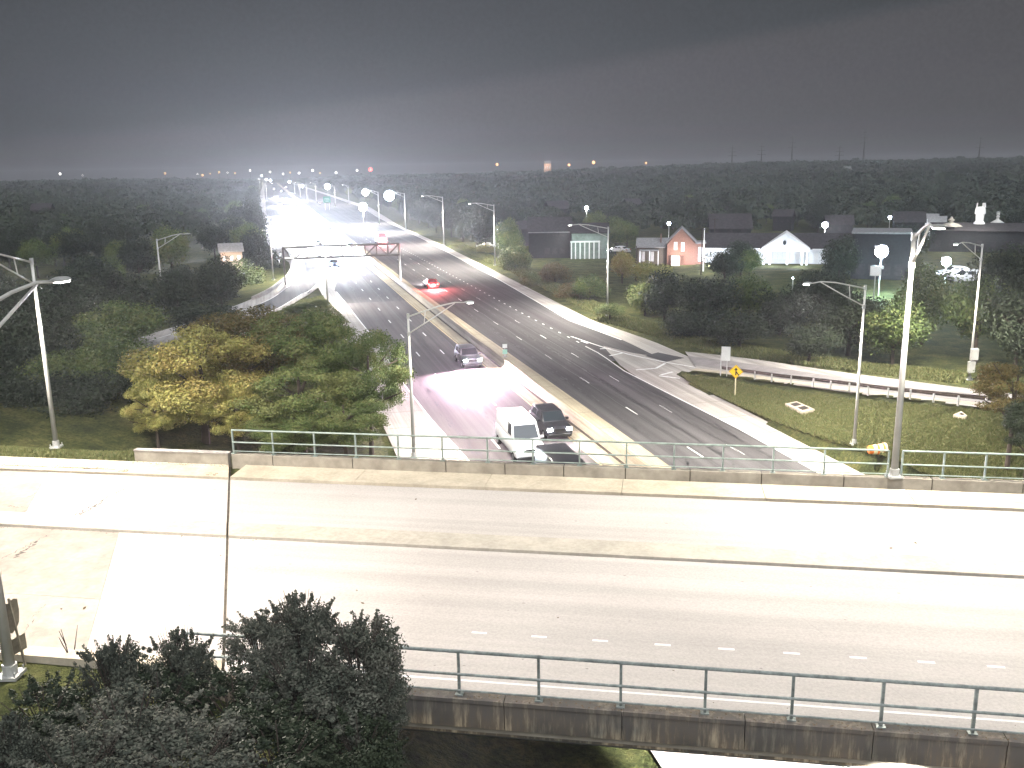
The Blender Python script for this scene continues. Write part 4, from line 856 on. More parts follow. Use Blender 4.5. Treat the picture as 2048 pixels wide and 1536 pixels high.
def car(label, pm, kind='sedan', lights='head', sc_=1.0, name='car', group=None):
    t = empty(name, (0, 0, 0), label, 'car', group)
    if kind == 'sedan':
        body = [(-2.3, .35), (-2.35, .62), (-2.25, .92), (-1.6, .98), (1.0, .95), (1.95, .82), (2.3, .66), (2.35, .35)]
        cab = [(-1.75, .96), (-1.15, 1.38), (-.6, 1.45), (.3, 1.43), (1.15, .94)]; hw = .9
    elif kind == 'suv':
        body = [(-2.35, .4), (-2.4, .75), (-2.35, 1.08), (-1.6, 1.12), (1.15, 1.1), (2.1, 1.0), (2.35, .8), (2.38, .4)]
        cab = [(-2.25, 1.1), (-2.0, 1.66), (-1.2, 1.74), (.35, 1.72), (1.2, 1.09)]; hw = .95
    else:
        body = [(-2.9, .45), (-2.95, .9), (-2.9, 1.35), (1.6, 1.3), (2.55, 1.12), (2.85, .85), (2.88, .45)]
        cab = [(-2.88, 1.33), (-2.8, 2.35), (-2.5, 2.45), (.7, 2.42), (1.1, 2.3), (1.75, 1.28)]; hw = 1.02
    fx = max(p[0] for p in body); rx = min(p[0] for p in body)
    bevel(extr(body, -hw, hw, .04).build('body', pm, t), .08)
    bevel(extr(cab, -hw*.93, hw*.93, .17 if kind != 'van' else .07).build('cabin', pm, t), .05)
    zt = max(p[1] for p in cab); zl = cab[0][1]
    # windscreen, rear and side glass, a little proud of the cabin
    (xa, za), (xb, zb2) = cab[-2], cab[-1]
    def glass(p0, p1, f0, f1, o=.012):
        d = np.array([p1[0]-p0[0], p1[1]-p0[1]]); L_ = np.linalg.norm(d); d /= L_; nrm = np.array([-d[1], d[0]]) if (-d[1]*1) > 0 or p0[0] > 0 else np.array([d[1], -d[0]])
        if p0[0] > 0 and nrm[0] < 0: nrm = -nrm
        if p0[0] < 0 and nrm[0] > 0: nrm = -nrm
        a = np.array(p0)+d*L_*.12+nrm*o; b = np.array(p0)+d*L_*.9+nrm*o
        mb = MB(); k = mb.addv([(a[0], -f0, a[1]), (a[0], f0, a[1]), (b[0], f1, b[1]), (b[0], -f1, b[1])]+[(a[0]-nrm[0]*.03, -f0, a[1]-nrm[1]*.03), (a[0]-nrm[0]*.03, f0, a[1]-nrm[1]*.03), (b[0]-nrm[0]*.03, f1, b[1]-nrm[1]*.03), (b[0]-nrm[0]*.03, -f1, b[1]-nrm[1]*.03)])
        mb.f += [(k, k+1, k+2, k+3), (k+7, k+6, k+5, k+4)]+[(k+i, k+4+i, k+4+(i+1) % 4, k+(i+1) % 4) for i in range(4)]; return mb
    glass((xa, za), (xb, zb2), hw*.72, hw*.82).build('windscreen', m_glass, t)
    glass(cab[1], cab[0], hw*.68, hw*.8).build('rear_window', m_glass, t)
    nwin = 2 if kind != 'van' else 1
    x0 = cab[1][0]+.25 if kind != 'van' else .35; x1 = cab[-2][0]+.25
    for sgn in (-1, 1):
        for i in range(nwin):
            a = x0+(x1-x0)*i/nwin+.04; b = x0+(x1-x0)*(i+1)/nwin-.04
            y_lo = hw*.93*.985+.004; y_hi = hw*.93*(1-(.17 if kind != 'van' else .07)*.85)+.012
            mb = MB(); zl_ = zl+.1; zh = zt-.14; mb.addv([(a, sgn*y_lo, zl_), (b+.1*(i == nwin-1), sgn*y_lo, zl_), (b-.1, sgn*y_hi, zh), (a+.05, sgn*y_hi, zh)]+[(a, sgn*(y_lo-.03), zl_), (b+.1*(i == nwin-1), sgn*(y_lo-.03), zl_), (b-.1, sgn*(y_hi-.03), zh), (a+.05, sgn*(y_hi-.03), zh)])
            mb.f += [(0, 1, 2, 3), (7, 6, 5, 4)]+[(j, 4+j, 4+(j+1) % 4, (j+1) % 4) for j in range(4)]; mb.build('side_window', m_glass, t)
        mb = MB(); mb.box((x1+.15, sgn*(hw+.1), zl+.08), (.12, .22, .15)); mb.build('mirror', pm, t)
    for xw in (fx-.85, rx+.85):
        for sgn in (-1, 1):
            mb = MB(); mb.tube([(xw, sgn*(hw-.2), .34), (xw, sgn*(hw+.015), .34)], .34, 18); wl = mb.build('wheel', m_tyre, t)
            mb = MB(); mb.tube([(xw, sgn*(hw), .34), (xw, sgn*(hw+.03), .34)], .2, 12); mb.build('rim', m_rim, wl)
    zb3 = .68 if kind == 'sedan' else (.82 if kind == 'suv' else .92)
    mb = MB(); mb.box((fx-.015, 0, zb3-.02), (.07, hw*.9, .16)); mb.build('grille', m_sk, t); mb = MB(); mb.box((fx+.02, 0, .42), (.1, hw*1.8, .2)); bevel(mb.build('bumper', pm if kind == 'sedan' else m_sk, t), .03)
    mb = MB(); mb.box((rx-.02, 0, .42), (.1, hw*1.8, .2)); bevel(mb.build('bumper', pm, t), .03)
    mb = MB(); mb.box((rx-.07, 0, .7), (.03, .5, .14)); mb.build('number_plate', m_plate, t)
    for sgn in (-1, 1):
        mb = MB(); mb.box((fx-.02, sgn*hw*.74, zb3+.02), (.1, .34, .18)); mb.build('headlight', m_head if lights == 'head' else m_rim, t)
        mb = MB(); mb.box((rx+.0, sgn*hw*.8, zb3+.12), (.1, .28, .2)); mb.build('tail_light', m_tail if lights == 'tail' else m_taild, t)
    t.scale = (sc_,)*3
    return t
HEADL = math.atan2(-RD[1], -RD[0])    # heading of the left carriageway traffic (towards the camera)
def place(t, px, py, heading, du=0): p = onz(px, py, .02); t.location = tuple(p); t.rotation_euler = (0, 0, heading); return p
def beams(p, heading, power, col, sc_=1.0, hw=.7, fx=2.6, z=.75, ang=70, down=-.16):
    d = np.array([math.cos(heading), math.sin(heading), 0]); n = np.array([-d[1], d[0], 0])
    for s_ in (-1, 1):
        q = p+d*fx*sc_+n*hw*s_*sc_+np.array([0, 0, z*sc_]); spot('headlight_beam', q, q+d+np.array([0, 0, down]), power, col, ang, .8, .08)
p_white = paint('paint_white', (.75, .75, .76)); p_black = paint('paint_black', (.025, .025, .03)); p_grey = paint('paint_grey', (.16, .16, .17)); p_silver = paint('paint_silver', (.4, .41, .42)); p_red = paint('paint_dark_red', (.2, .02, .02)); p_blue = paint('paint_dark_blue', (.03, .05, .12))
CS = 1.32
van = car('white van with glaring headlights coming down the middle lane just before the overpass', p_white, 'van', 'head', CS, 'van'); van['category'] = 'van'; p = place(van, 1040, 903, HEADL); beams(p, HEADL, 4200, (.82, .92, 1), CS, .78, 2.95, .95, down=-.25); beams(p, HEADL+PI, 500, (.8, .9, 1), CS, .5, 3.2, 2.2, ang=120, down=-.5)
c1 = car('black sport utility vehicle with lit headlights in the lane beside the white van', p_black, 'suv', 'head', CS); p = place(c1, 1100, 864, HEADL); beams(p, HEADL, 900, (1, .86, .86), CS)
c2 = car('dark car with pinkish glaring headlights coming behind the white van', p_grey, 'suv', 'head', CS); p = place(c2, 936, 728, HEADL); beams(p, HEADL, 22000, (1, .72, .87), CS, z=1.1, ang=165, down=-.3)
c5 = car('black van passing under the overpass edge behind the railing, roof showing', p_black, 'van', 'off', CS, 'van'); c5['category'] = 'van'; place(c5, 1128, 992, HEADL)
c3 = car('dark red car driving away with glowing red tail lights on the right carriageway', p_red, 'sedan', 'tail', CS); p = place(c3, 862, 575, HEADL+PI)
point('tail_glow', p+np.array([0, 0, .9])-np.array([*RD, 0])*4.6, 15000, (1, .16, .16), .3); beams(p, HEADL+PI, 6000, (1, .9, .92), CS)
c4 = car('grey truck-like van driving away beyond the gantry, one red light burning', p_grey, 'van', 'tail', CS*1.25, 'van'); c4['category'] = 'van'; p = place(c4, 762, 487, HEADL+PI); point('tail_glow', p+np.array([0, 0, 1.2])-np.array([*RD, 0])*7, 12000, (1, .22, .24), .3); beams(p, HEADL+PI, 9000, (1, .8, .8), CS)
c6 = car('car with one glaring blue-white headlight pair under the gantry', p_blue, 'sedan', 'head', CS); p = place(c6, 668, 533, HEADL); beams(p, HEADL, 16000, (.75, .85, 1), CS, ang=95, down=-.18)
ORD = ['first', 'second', 'third', 'fourth', 'fifth', 'sixth', 'seventh', 'eighth', 'ninth', 'tenth', 'eleventh', 'twelfth', 'thirteenth', 'fourteenth', 'fifteenth', 'sixteenth', 'seventeenth', 'eighteenth', 'nineteenth', 'twentieth', 'twenty-first', 'twenty-second', 'twenty-third', 'twenty-fourth', 'twenty-fifth', 'twenty-sixth']
protos = [car('x', p_silver, 'sedan', 'head', CS), car('x', p_black, 'suv', 'head', CS)]
k = 0
for (px, py) in ((700, 497), (640, 492), (622, 470), (660, 465), (588, 455), (630, 447), (600, 436), (575, 430), (612, 424), (585, 415), (560, 412), (595, 404), (572, 399), (552, 396), (582, 389), (562, 384), (548, 379), (572, 376), (556, 371), (543, 369)):
    pr = protos[k % 2]; t = pr if k < 2 else copy_thing(pr, (0, 0, 0)); place(t, px, py, HEADL); t['label'] = ('silver' if k % 2 == 0 else 'black')+' car with glaring headlights, '+ORD[k]+' oncoming one beyond the gantry'; t['group'] = 'oncoming cars in the white glare'; t['category'] = 'car'
    p = np.array(t.location); 
    if k < 14: beams(p, HEADL, 150000 if k < 8 else 42000, (.84, .88, 1), CS, ang=130, down=-.45)
    k += 1
c7 = copy_thing(protos[0], (0, 0, 0), label='white car driving away far off on the right carriageway'); place(c7, 640, 408, HEADL+PI)
# ------------------------------------------------------------------ buildings
m_roof = mat('dark_shingles', (.045, .04, .042), .9, noise=(1.2, .5), bump=.6); m_brick = mat('red_brick', (.22, .12, .09), .9, noise=(6, .35)); m_siding = mat('white_siding', (.7, .72, .74), .7, noise=(1, .06)); m_dwall = mat('dark_siding', (.03, .029, .031), .9, noise=(2, .3)); m_trim = mat('white_trim', (.75, .75, .75), .6); m_winlit = mat('lit_window', (.9, .85, .7), .4, emit=((1, .9, .85), 1.3)); m_wind = mat('window_glass_dark', (.03, .035, .045), .2, spec=.6); m_groof = mat('grey_metal_roof', (.28, .28, .28), .6, .2, noise=(2, .3))
class Bld:
    """a building in its own frame: x to the right seen from the camera, y away, z up"""
    def __init__(s, name, px, py, dist, label, cat='building', yaw=0):
        c = at(px, py, dist); gz = grd(c[0], c[1]); s.o = np.array([c[0], c[1], gz]); n = facing(s.o); a = math.atan2(n[0], -n[1])+yaw; s.X = np.array([math.cos(a), math.sin(a), 0]); s.Y = np.array([-math.sin(a), math.cos(a), 0]); s.k = dist/F; s.t = wempty(name, s.o, label, cat)
    def P(s, x, y, z): return s.o+s.X*x+s.Y*y+np.array([0, 0, z])
    def box(s, x0, x1, y0, y1, z0, z1, name, m, parent=None):
        mb = MB(); mb.box(s.P((x0+x1)/2, (y0+y1)/2, (z0+z1)/2), (x1-x0, y1-y0, z1-z0), s.X, s.Y)
        if parent is None: return mb.build(name, m, s.t)
        o = mb.build(name, m); o.parent = parent; o.matrix_parent_inverse = Matrix.Translation(-Vector(tuple(s.o))); return o
    def solid(s, pts_xz, y0, y1, name, m):
        mb = MB(); n = len(pts_xz); k = mb.addv([s.P(x, y0, z) for x, z in pts_xz]+[s.P(x, y1, z) for x, z in pts_xz]); mb.f.append(tuple(k+i for i in range(n))); mb.f.append(tuple(k+n+i for i in range(n-1, -1, -1)))
        for i in range(n): j = (i+1) % n; mb.f.append((k+i, k+n+i, k+n+j, k+j))
        return mb.build(name, m, s.t)
    def gable_x(s, x0, x1, y0, y1, z0, z1, name, m, over=.4):   # ridge along y, gable towards the camera
        xm = (x0+x1)/2; th = .25
        return s.solid([(x0-over, z0-.1), (xm, z1), (x1+over, z0-.1), (x1+over, z0+.15), (xm, z1+th), (x0-over, z0+.15)], y0-over, y1+over, name, m)
    def gable_y(s, x0, x1, y0, y1, z0, z1, name, m, over=.5):   # ridge along x
        mb = MB(); ym = (y0+y1)/2; th = .25; pr = [(y0-over, z0-.1), (ym, z1), (y1+over, z0-.1), (y1+over, z0+.15), (ym, z1+th), (y0-over, z0+.15)]
        k = mb.addv([s.P(x, y, z) for x in (x0-over, x1+over) for y, z in pr]); n = 6; mb.f.append(tuple(k+i for i in range(n-1, -1, -1))); mb.f.append(tuple(k+n+i for i in range(n)))
        for i in range(n): j = (i+1) % n; mb.f.append((k+i, k+j, k+n+j, k+n+i))
        return mb.build(name, m, s.t)
    def window(s, x0, x1, z0, z1, y, m=None, bars=1, fm=None):
        f = s.box(x0-.1, x1+.1, y-.06, y+.02, z0-.1, z1+.1, 'window', fm or m_trim); s.box(x0, x1, y-.09, y-.05, z0, z1, 'pane', m or m_wind, f)
        for i in range(bars): xx = x0+(x1-x0)*(i+1)/(bars+1); s.box(xx-.03, xx+.03, y-.12, y-.085, z0, z1, 'glazing_bar', fm or m_trim, f)
# white hall with a pediment (lit from below)
d1 = 235; k_ = d1/F; h = Bld('white_hall', 1568, 540, d1, 'white hall with a columned porch under a pediment, brightly lit, under a dark roof')
zz = lambda bl, py: top_z(bl.o, py)-bl.o[2]
ze = zz(h, 497); zr_ = zz(h, 466)
px = lambda v: (v-1568)*k_
h.box(px(1408), px(1702), 1.5, 14, 0, ze-.3, 'wall', m_siding); h.gable_y(px(1408), px(1702), 1.5, 14, ze-.2, zz(h, 472), 'roof', m_roof)
h.box(px(1404), px(1520), .8, 1.2, ze-.5, ze-.1, 'fascia', m_trim); h.box(px(1620), px(1706), .8, 1.2, ze-.5, ze-.1, 'fascia', m_trim)
h.solid([(px(1524), ze), (px(1568), zr_+.2), (px(1614), ze)], -2.2, -1.9, 'pediment_wall', m_siding); h.gable_x(px(1524), px(1614), -2.4, 7, ze, zr_, 'porch_roof', m_trim, .15)
h.box(px(1524), px(1614), -2.3, -1.7, ze-.55, ze-.02, 'porch_beam', m_trim)
mb = MB(); c0 = h.P(px(1568)-.2, -2.32, zz(h, 484)); mb.v += [tuple(c0+h.X*.42*math.cos(a)+np.array([0, 0, .6*math.sin(a)])) for a in np.linspace(0, 2*PI, 16, endpoint=False)]; mb.v += [tuple(np.array(v)+h.Y*.1) for v in mb.v[:16]]; mb.f += [tuple(range(16))]+[(i, (i+1) % 16, 16+(i+1) % 16, 16+i) for i in range(16)]; mb.build('oval_window', m_wind, h.t)
for x in (1528, 1540, 1573, 1601, 1610):
    mb = MB(); b0 = h.P(px(x), -2.0, 0); mb.tube([b0, b0+np.array([0, 0, ze-.5])], .3, 12, .26); mb.box(b0+np.array([0, 0, ze-.62]), (.8, .8, .2)); mb.build('column', m_trim, h.t)
for x0_, x1_ in ((1546, 1553), (1556, 1562), (1565, 1571), (1580, 1587), (1590, 1597)): h.window(px(x0_), px(x1_), 1.2, ze-1.2, 1.48, bars=1)
for i in range(8): h.window(px(1418+i*12), px(1425+i*12), 1.2, ze-1.4, 1.48)
for i in range(5): h.window(px(1624+i*15), px(1631+i*15), 1.2, ze-1.4, 1.48)
for xx, pw in ((1425, 1500), (1470, 1300), (1505, 1200), (1548, 700), (1590, 700), (1612, 400)):
    q = h.P(px(xx), -6.0, .8); point('wall_wash_lamp', q, pw*1.5, (.82, .9, 1), .2)
# brick house with a pointed gable and a low wing
d2 = 238; b2_ = Bld('brick_house', 1362, 530, d2, 'red brick house with a pointed gable and a low grey-roofed wing, porch light glaring'); k_ = d2/F; px = lambda v: (v-1362)*k_
ze = zz(b2_, 488); zr_ = zz(b2_, 457)
b2_.solid([(px(1334), 0), (px(1334), ze), (px(1361), zr_), (px(1390), ze), (px(1390), 0)], 0, 9, 'wall', m_brick); b2_.gable_x(px(1334), px(1390), 0, 9, ze, zr_, 'roof', m_groof, .5)
b2_.box(px(1390), px(1408), 1, 8, 0, ze, 'side_wall', m_brick); b2_.box(px(1389), px(1410), .7, 8.3, ze, ze+.3, 'side_roof', m_groof)
b2_.box(px(1275), px(1334), 1.5, 9, 0, ze-.9, 'wing_wall', mat('tan_brick', (.17, .145, .12), .9, noise=(6, .35))); b2_.gable_y(px(1275), px(1334), 1.5, 9, ze-1.0, ze+1.0, 'wing_roof', m_groof)
b2_.box(px(1280), px(1318), -1.5, 1.2, ze-1.7, ze-1.45, 'porch_roof', m_groof)
for x in (1281, 1300, 1317): b2_.box(px(x)-.12, px(x)+.12, -1.4, -1.16, 0, ze-1.7, 'porch_post', m_trim)
b2_.window(px(1348), px(1353), ze-1.4, ze+.4, 0); b2_.window(px(1362), px(1367), ze-1.8, ze+.3, 0, m_winlit); b2_.window(px(1284), px(1289), .9, ze-2.2, 1.5, m_winlit); b2_.window(px(1302), px(1307), .9, ze-2.2, 1.5, m_winlit); b2_.window(px(1396), px(1403), 1, ze-1, 1.0)
b2_.box(px(1343), px(1359), -1.6, -.02, 0, 2.4, 'garage_door', m_trim); b2_.box(px(1320), px(1322), 3, 4, ze, ze+2.4, 'chimney', m_brick)
for xx, pw, cc in ((1350, 1100, (1, .9, .85)), (1286, 160, (.8, .88, 1)), (1305, 60, (.8, .88, 1)), (1392, 500, (.85, .8, 1)), (1370, 350, (1, .75, .7))): point('porch_lamp', b2_.P(px(xx), -3.2, 2.2), pw*1.3, cc, .2)
# dark row house with a pale columned end
d3 = 262; b3 = Bld('row_house', 1100, 520, d3, 'long dark house with a faintly outlined roof and a pale columned end bay'); k_ = d3/F; px = lambda v: (v-1100)*k_; ze = zz(b3, 463); zr_ = zz(b3, 437)
b3.box(px(1058), px(1142), 0, 10, 0, ze, 'wall', m_dwall); b3.gable_y(px(1058), px(1142), 0, 10, ze, zr_, 'roof', m_roof); b3.box(px(1057), px(1143), -.7, -.45, ze-.35, ze-.05, 'gutter', m_groof)
b3.box(px(1143), px(1214), -3, 9, 0, ze-.3, 'end_bay_wall', mat('grey_green_siding', (.2, .24, .22), .9, noise=(1, .3))); b3.gable_y(px(1143), px(1214), -3, 9, ze-.4, ze+1.9, 'end_bay_roof', m_roof)
for i, x in enumerate((1142, 1150, 1159, 1168, 1177, 1186, 1196)):
    b3.box(px(x)-.16, px(x)+.16, -3.6, -3.3, 0, zz(b3, 484), 'column', m_trim)
b3.box(px(1140), px(1198), -3.7, -3.0, zz(b3, 484), zz(b3, 481), 'balcony_rail', m_trim)
for i in range(3): b3.window(px(1092+i*14), px(1100+i*14), zz(b3, 472), zz(b3, 466), 0, fm=m_roof)
for i in range(3): b3.window(px(1090+i*15), px(1099+i*15), 1.2, 2.8, 0, fm=m_roof)
point('porch_lamp', b3.P(px(1160), -9, 5.5), 900, (.7, 1, .85), .2)
# low commercial building behind the big flood light
d4 = 200; b4 = Bld('flat_roofed_shop', 1745, 560, d4, 'dark flat-roofed building behind the cyan flood light, pale roof edge'); k_ = d4/F; px = lambda v: (v-1745)*k_; ze = zz(b4, 464)
b4.box(px(1703), px(1810), 0, 14, 0, ze-.4, 'wall', m_dwall); b4.box(px(1700), px(1813), -.3, 14.3, ze-.4, ze, 'roof_edge', m_groof)
for i in range(4): b4.window(px(1712+i*24), px(1728+i*24), 1, 3.2, 0, bars=2, fm=m_roof)
b4.box(px(1748), px(1764), -3, -.05, 2.6, 3.0, 'awning', m_trim)
kio = Bld('sign_box', 1750, 560, 168, 'small white sign box on a post, lit under the cyan flood light', 'sign'); kz = zz(kio, 533); kb = zz(kio, 551); kio.box(-.9, .9, -.2, .2, kb, kz, 'panel', m_sw); kio.box(-.98, .98, -.15, .15, kb-.08, kz+.08, 'frame', m_galv); kio.box(-.1, .1, -.1, .1, 0, kb, 'post', m_galv)
# lit rooftop things on the far right
def turret(px_, d, label, secs, mm, name='lit_turret'):
    bl = Bld(name, px_, 470, d, label); k0 = d/F; mb = MB(); z0 = zz(bl, secs[0][0]); bl.box(-7*k0, 7*k0, 1.5, 4.5, z0-1.2, z0, 'base', m_dwall)
    for i, ((y0, r0), (y1, r1)) in enumerate(zip(secs, secs[1:])):
        mb = MB(); mb.lathe([(r0*k0, zz(bl, y0)), (r1*k0, zz(bl, y1))], 12, (*bl.P(0, 3, 0)[:2], bl.o[2])); mb.build('tier', mm, bl.t)
    return bl
m_lit = mat('floodlit_white', (.75, .75, .74), .6, noise=(.5, .15))
d5 = 262
dh = Bld('dark_hall', 1960, 480, d5-4, 'long dark building at the right whose roof carries the floodlit turret'); k0 = (d5-4)/F; ze = zz(dh, 462)
dh.box(-92*k0, 100*k0, 1, 14, 0, ze, 'wall', m_dwall); dh.gable_y(-92*k0, 100*k0, 1, 14, ze-.1, zz(dh, 450), 'roof', m_roof)
for i in range(7): dh.window((-80+i*25)*k0, (-72+i*25)*k0, 1.4, 3.2, 1, fm=m_roof)
bl = turret(1956, d5, 'small white floodlit turret with two horns on top, on a dark roof at the right', [(449, 12), (444, 8), (442, 7), (430, 8), (428, 10), (420, 9.5), (415, 8), (414, 3)], m_lit)
for x in (-7, 6): 
    mb = MB(); k0 = d5/F; z0 = zz(bl, 416); mb.tube([bl.P(x*k0, 3, z0), bl.P((x*.9)*k0, 3, z0+9*k0)], (1.6 if x < 0 else 4)*k0, 8, (1.2 if x < 0 else 3)*k0); mb.build('horn', m_lit, bl.t)
point('flood_lamp', bl.P(-4, -7, zz(bl, 432)), 3200, (1, .96, .9), .2)
bl = turret(1992, d5, 'shallow domed roof with a white finial, right of the floodlit turret', [(452, 17), (449, 16), (444, 9), (440, 3), (436, 2.5), (434, 4), (432, 2), (429, 4), (427, 2.5), (425, 4), (424, 1)], mat('dim_white', (.5, .5, .48), .7), 'domed_pavilion'); point('flood_lamp', bl.P(-3, -8, zz(bl, 442)), 1100, (1, .96, .9), .2)
bl = turret(1900, d5, 'low pale mound-like roof with a small white lantern, left of the floodlit turret', [(454, 22), (449, 14), (446, 4), (445, 3), (441, 7), (438, 3), (434, 1)], mat('dim_tan', (.3, .28, .24), .8), 'low_pavilion'); point('flood_lamp', bl.P(3, -8, zz(bl, 444)), 600, (1, .96, .9), .2)
# far roofs with a few lit windows
spots = [(1695, 352, 1300, 4.6, 1, 'lone pale house wall lit in the dark woods near the skyline'), (1862, 433, 460, 2.0, 1, 'small lit roof left of the turret, upper'), (1875, 440, 440, 2.4, 1, 'small lit roof left of the turret, lower'), (1820, 437, 500, 3.0, 0, 'long dim roof in the dark woods at the right'), (1055, 452, 340, 2.2, 0, 'faint pale gable among trees left of the dark row house'), (1120, 412, 470, 3.4, 0, 'faint grey house in the woods above the dark row house'), (1270, 405, 520, 2.6, 0, 'barely visible house in the woods, upper middle right'), (1462, 447, 300, 4, 0, 'dark low hall whose roof ridge catches a little light'), (1815, 388, 560, 1.6, 1, 'tiny lit shed in the middle of the dark woods'), (466, 452, 420, 3.0, 1, 'pale building front glimpsed through the trees left of the road'), (462, 497, 260, 2.6, 2, 'lit tan wall and roof glimpsed among the trees left of the ramp'), (1680, 442, 380, 2.6, 0, 'dim house behind the flood light right of the white-gabled hall'), (1565, 428, 420, 2.2, 0, 'dim house in the woods above the white-gabled hall'), (80, 415, 500, 3, 0, 'dark house lost in the woods at the far left'), (1095, 336, 2200, 8, 3, 'distant building lit orange on the skyline')]
for (x, y, d, hw_, lit, lab) in spots:
    d = min(d, 18.6*F/max(20, y-(342-.016*(x-1024)))) if lit != 3 else d; c = at(x, y, d); gz = 0; bl = Bld('far_house', x, y, d, lab, 'house', random.uniform(-.5, .5)); z1 = max(3.0, c[2]-.2); hw_ = hw_*(1.6 if lit == 0 else 1)
    if lit == 3: z1 = c[2]
    wm = {0: m_dwall, 1: m_siding, 2: mat('tan_wall', (.5, .4, .32), .9), 3: mat('orange_lit_wall', (.6, .4, .3), .9)}[lit]
    bl.box(-hw_, hw_, 0, hw_*1.6, 0, z1-hw_*.25, 'wall', wm); bl.gable_y(-hw_, hw_, 0, hw_*1.6, z1-hw_*.25, z1+hw_*.45, 'roof', m_groof if lit else m_roof)
    n_w = 3
    for i in range(n_w): bl.window(-hw_+hw_*2*(i+.3)/n_w, -hw_+hw_*2*(i+.65)/n_w, z1*.55, z1*.72, 0, m_winlit if (lit == 1 and i == 1) else None, fm=None if lit else m_roof)
    if lit: point('yard_lamp', bl.P(-hw_*.5, -4 if lit != 3 else -12, z1*.9), {1: 500, 2: 900, 3: 9000}[lit], (1, .8, .65) if lit > 1 else (.9, .95, 1), .2)
# tall distant lights on the skyline
def dot(px_, py_, d, r, mm, label, cat='beacon'):
    c = at(px_, py_, d); t = wempty('beacon', (c[0], c[1], 0), label, cat); mb = MB(); mb.tube([(c[0], c[1], 0), (c[0], c[1], c[2])], .3, 6, .15); mb.build('mast', m_truss, t); mb = MB(); mb.lathe([(r*math.sin(PI*i/6)+.001, -r*math.cos(PI*i/6)) for i in range(7)], 8, c); mb.build('lamp', mm, t)
m_red = mat('red_beacon', (.5, .02, .02), .4, emit=((1, .12, .1), 4)); m_orb = mat('orange_beacon', (.6, .3, .1), .4, emit=((1, .5, .25), 2.5)); m_wb = mat('white_beacon', (.9, .9, .9), .4, emit=((1, .95, .9), 4))
dot(741, 339, 1500, 3.0, m_red, 'red beacon on the skyline above the far trees'); dot(714, 341, 1500, 1.5, m_wb, 'white beacon left of the red one on the skyline')
for i, (x, y, r) in enumerate(((994, 329, 2.6), (1138, 330, 2.6), (1187, 325, 3.2), (1292, 326, 2.2))): dot(x, y, 1900, r, m_orb, ['orange point of light on the skyline, leftmost of four', 'orange point of light on the skyline, second of four', 'brightest orange point of light on the skyline', 'orange point of light on the skyline, rightmost of four'][i])
for i, x in enumerate((120, 165, 330, 395, 405, 420, 438, 455, 470, 500, 540, 566, 580, 598, 625, 640, 672)):
    dot(x, 345+random.uniform(-4, 5)-(x-500)*.012, 2300+random.uniform(-300, 200), random.uniform(1.4, 2.6), random.choice((m_wb, m_orb, m_wb)), 'tiny point of town light on the left skyline'); COL.objects[-1]; 
for o in [o for o in COL.objects if o.name.startswith('beacon') and o.get('label', '').startswith('tiny point')]: o['group'] = 'town lights on the left skyline'
# steel power pylons on the skyline
def pylon(px_, y_top, d, label):
    c = at(px_, y_top, d); H_ = c[2]; t = wempty('power_pylon', (c[0], c[1], 0), label, 'pylon', 'power pylons on the skyline'); mb = MB(); w0 = 1.6
    for i in (-1, 1):
        for j in (-1, 1): mb.tube([(c[0]+i*w0, c[1]+j*w0, 0), (c[0]+i*.5, c[1]+j*.5, H_*.6), (c[0], c[1], H_)], .35, 4, .2)
    mb.build('tower', m_truss, t)
    for z, l_ in ((.72, 7), (.82, 6), (.92, 4.5)): mb = MB(); mb.box((c[0], c[1], H_*z), (l_*2, .4, .5)); mb.build('cross_arm', m_truss, t)
for i, (x, y) in enumerate(((1465, 290), (1524, 287), (1586, 268), (1680, 290), (1731, 256), (1962, 270))): pylon(x, y, 1500, ['leftmost thin power pylon on the skyline', 'thin power pylon, second from the left on the skyline', 'thin power pylon, third from the left on the skyline', 'squat power pylon left of the tallest one', 'tallest power pylon on the skyline', 'faint power pylon at the right end of the skyline'][i])
# wooden utility poles near the hall
for (x, yb, yt, d, lab) in ((1273, 570, 492, 205, 'plain wooden pole among the shrubs left of the brick house'), (1405, 540, 455, 215, 'wooden utility pole between the brick house and the white hall'), (1430, 455, 436, 300, 'short utility pole with a crossbar above the dark hall roof')):
    c = at(x, yt, d); g_ = grd(c[0], c[1]); t = wempty('utility_pole', (c[0], c[1], g_), lab, 'utility pole'); mb = MB(); mb.tube([(c[0], c[1], g_), c], .17, 8, .12); mb.build('shaft', m_bark, t); mb = MB(); mb.box(c-np.array([0, 0, .5]), (2.2, .12, .14)); mb.build('crossbar', m_bark, t)
c = at(1409, 458, 222); g_ = 0; t = wempty('flag_pole', (c[0], c[1], 0), 'bright white flag pole at the left corner of the white hall', 'flag pole'); mb = MB(); mb.tube([(c[0], c[1], 0), c], .16, 8, .1); mb.build('shaft', m_trim, t); mb = MB(); mb.lathe([(.01, -.2), (.2, 0), (.01, .2)], 8, c); mb.build('finial', m_trim, t)
point('flag_lamp', c+np.array([-.5, -5, -6]), 2500, (1, .97, .92), .2, t)
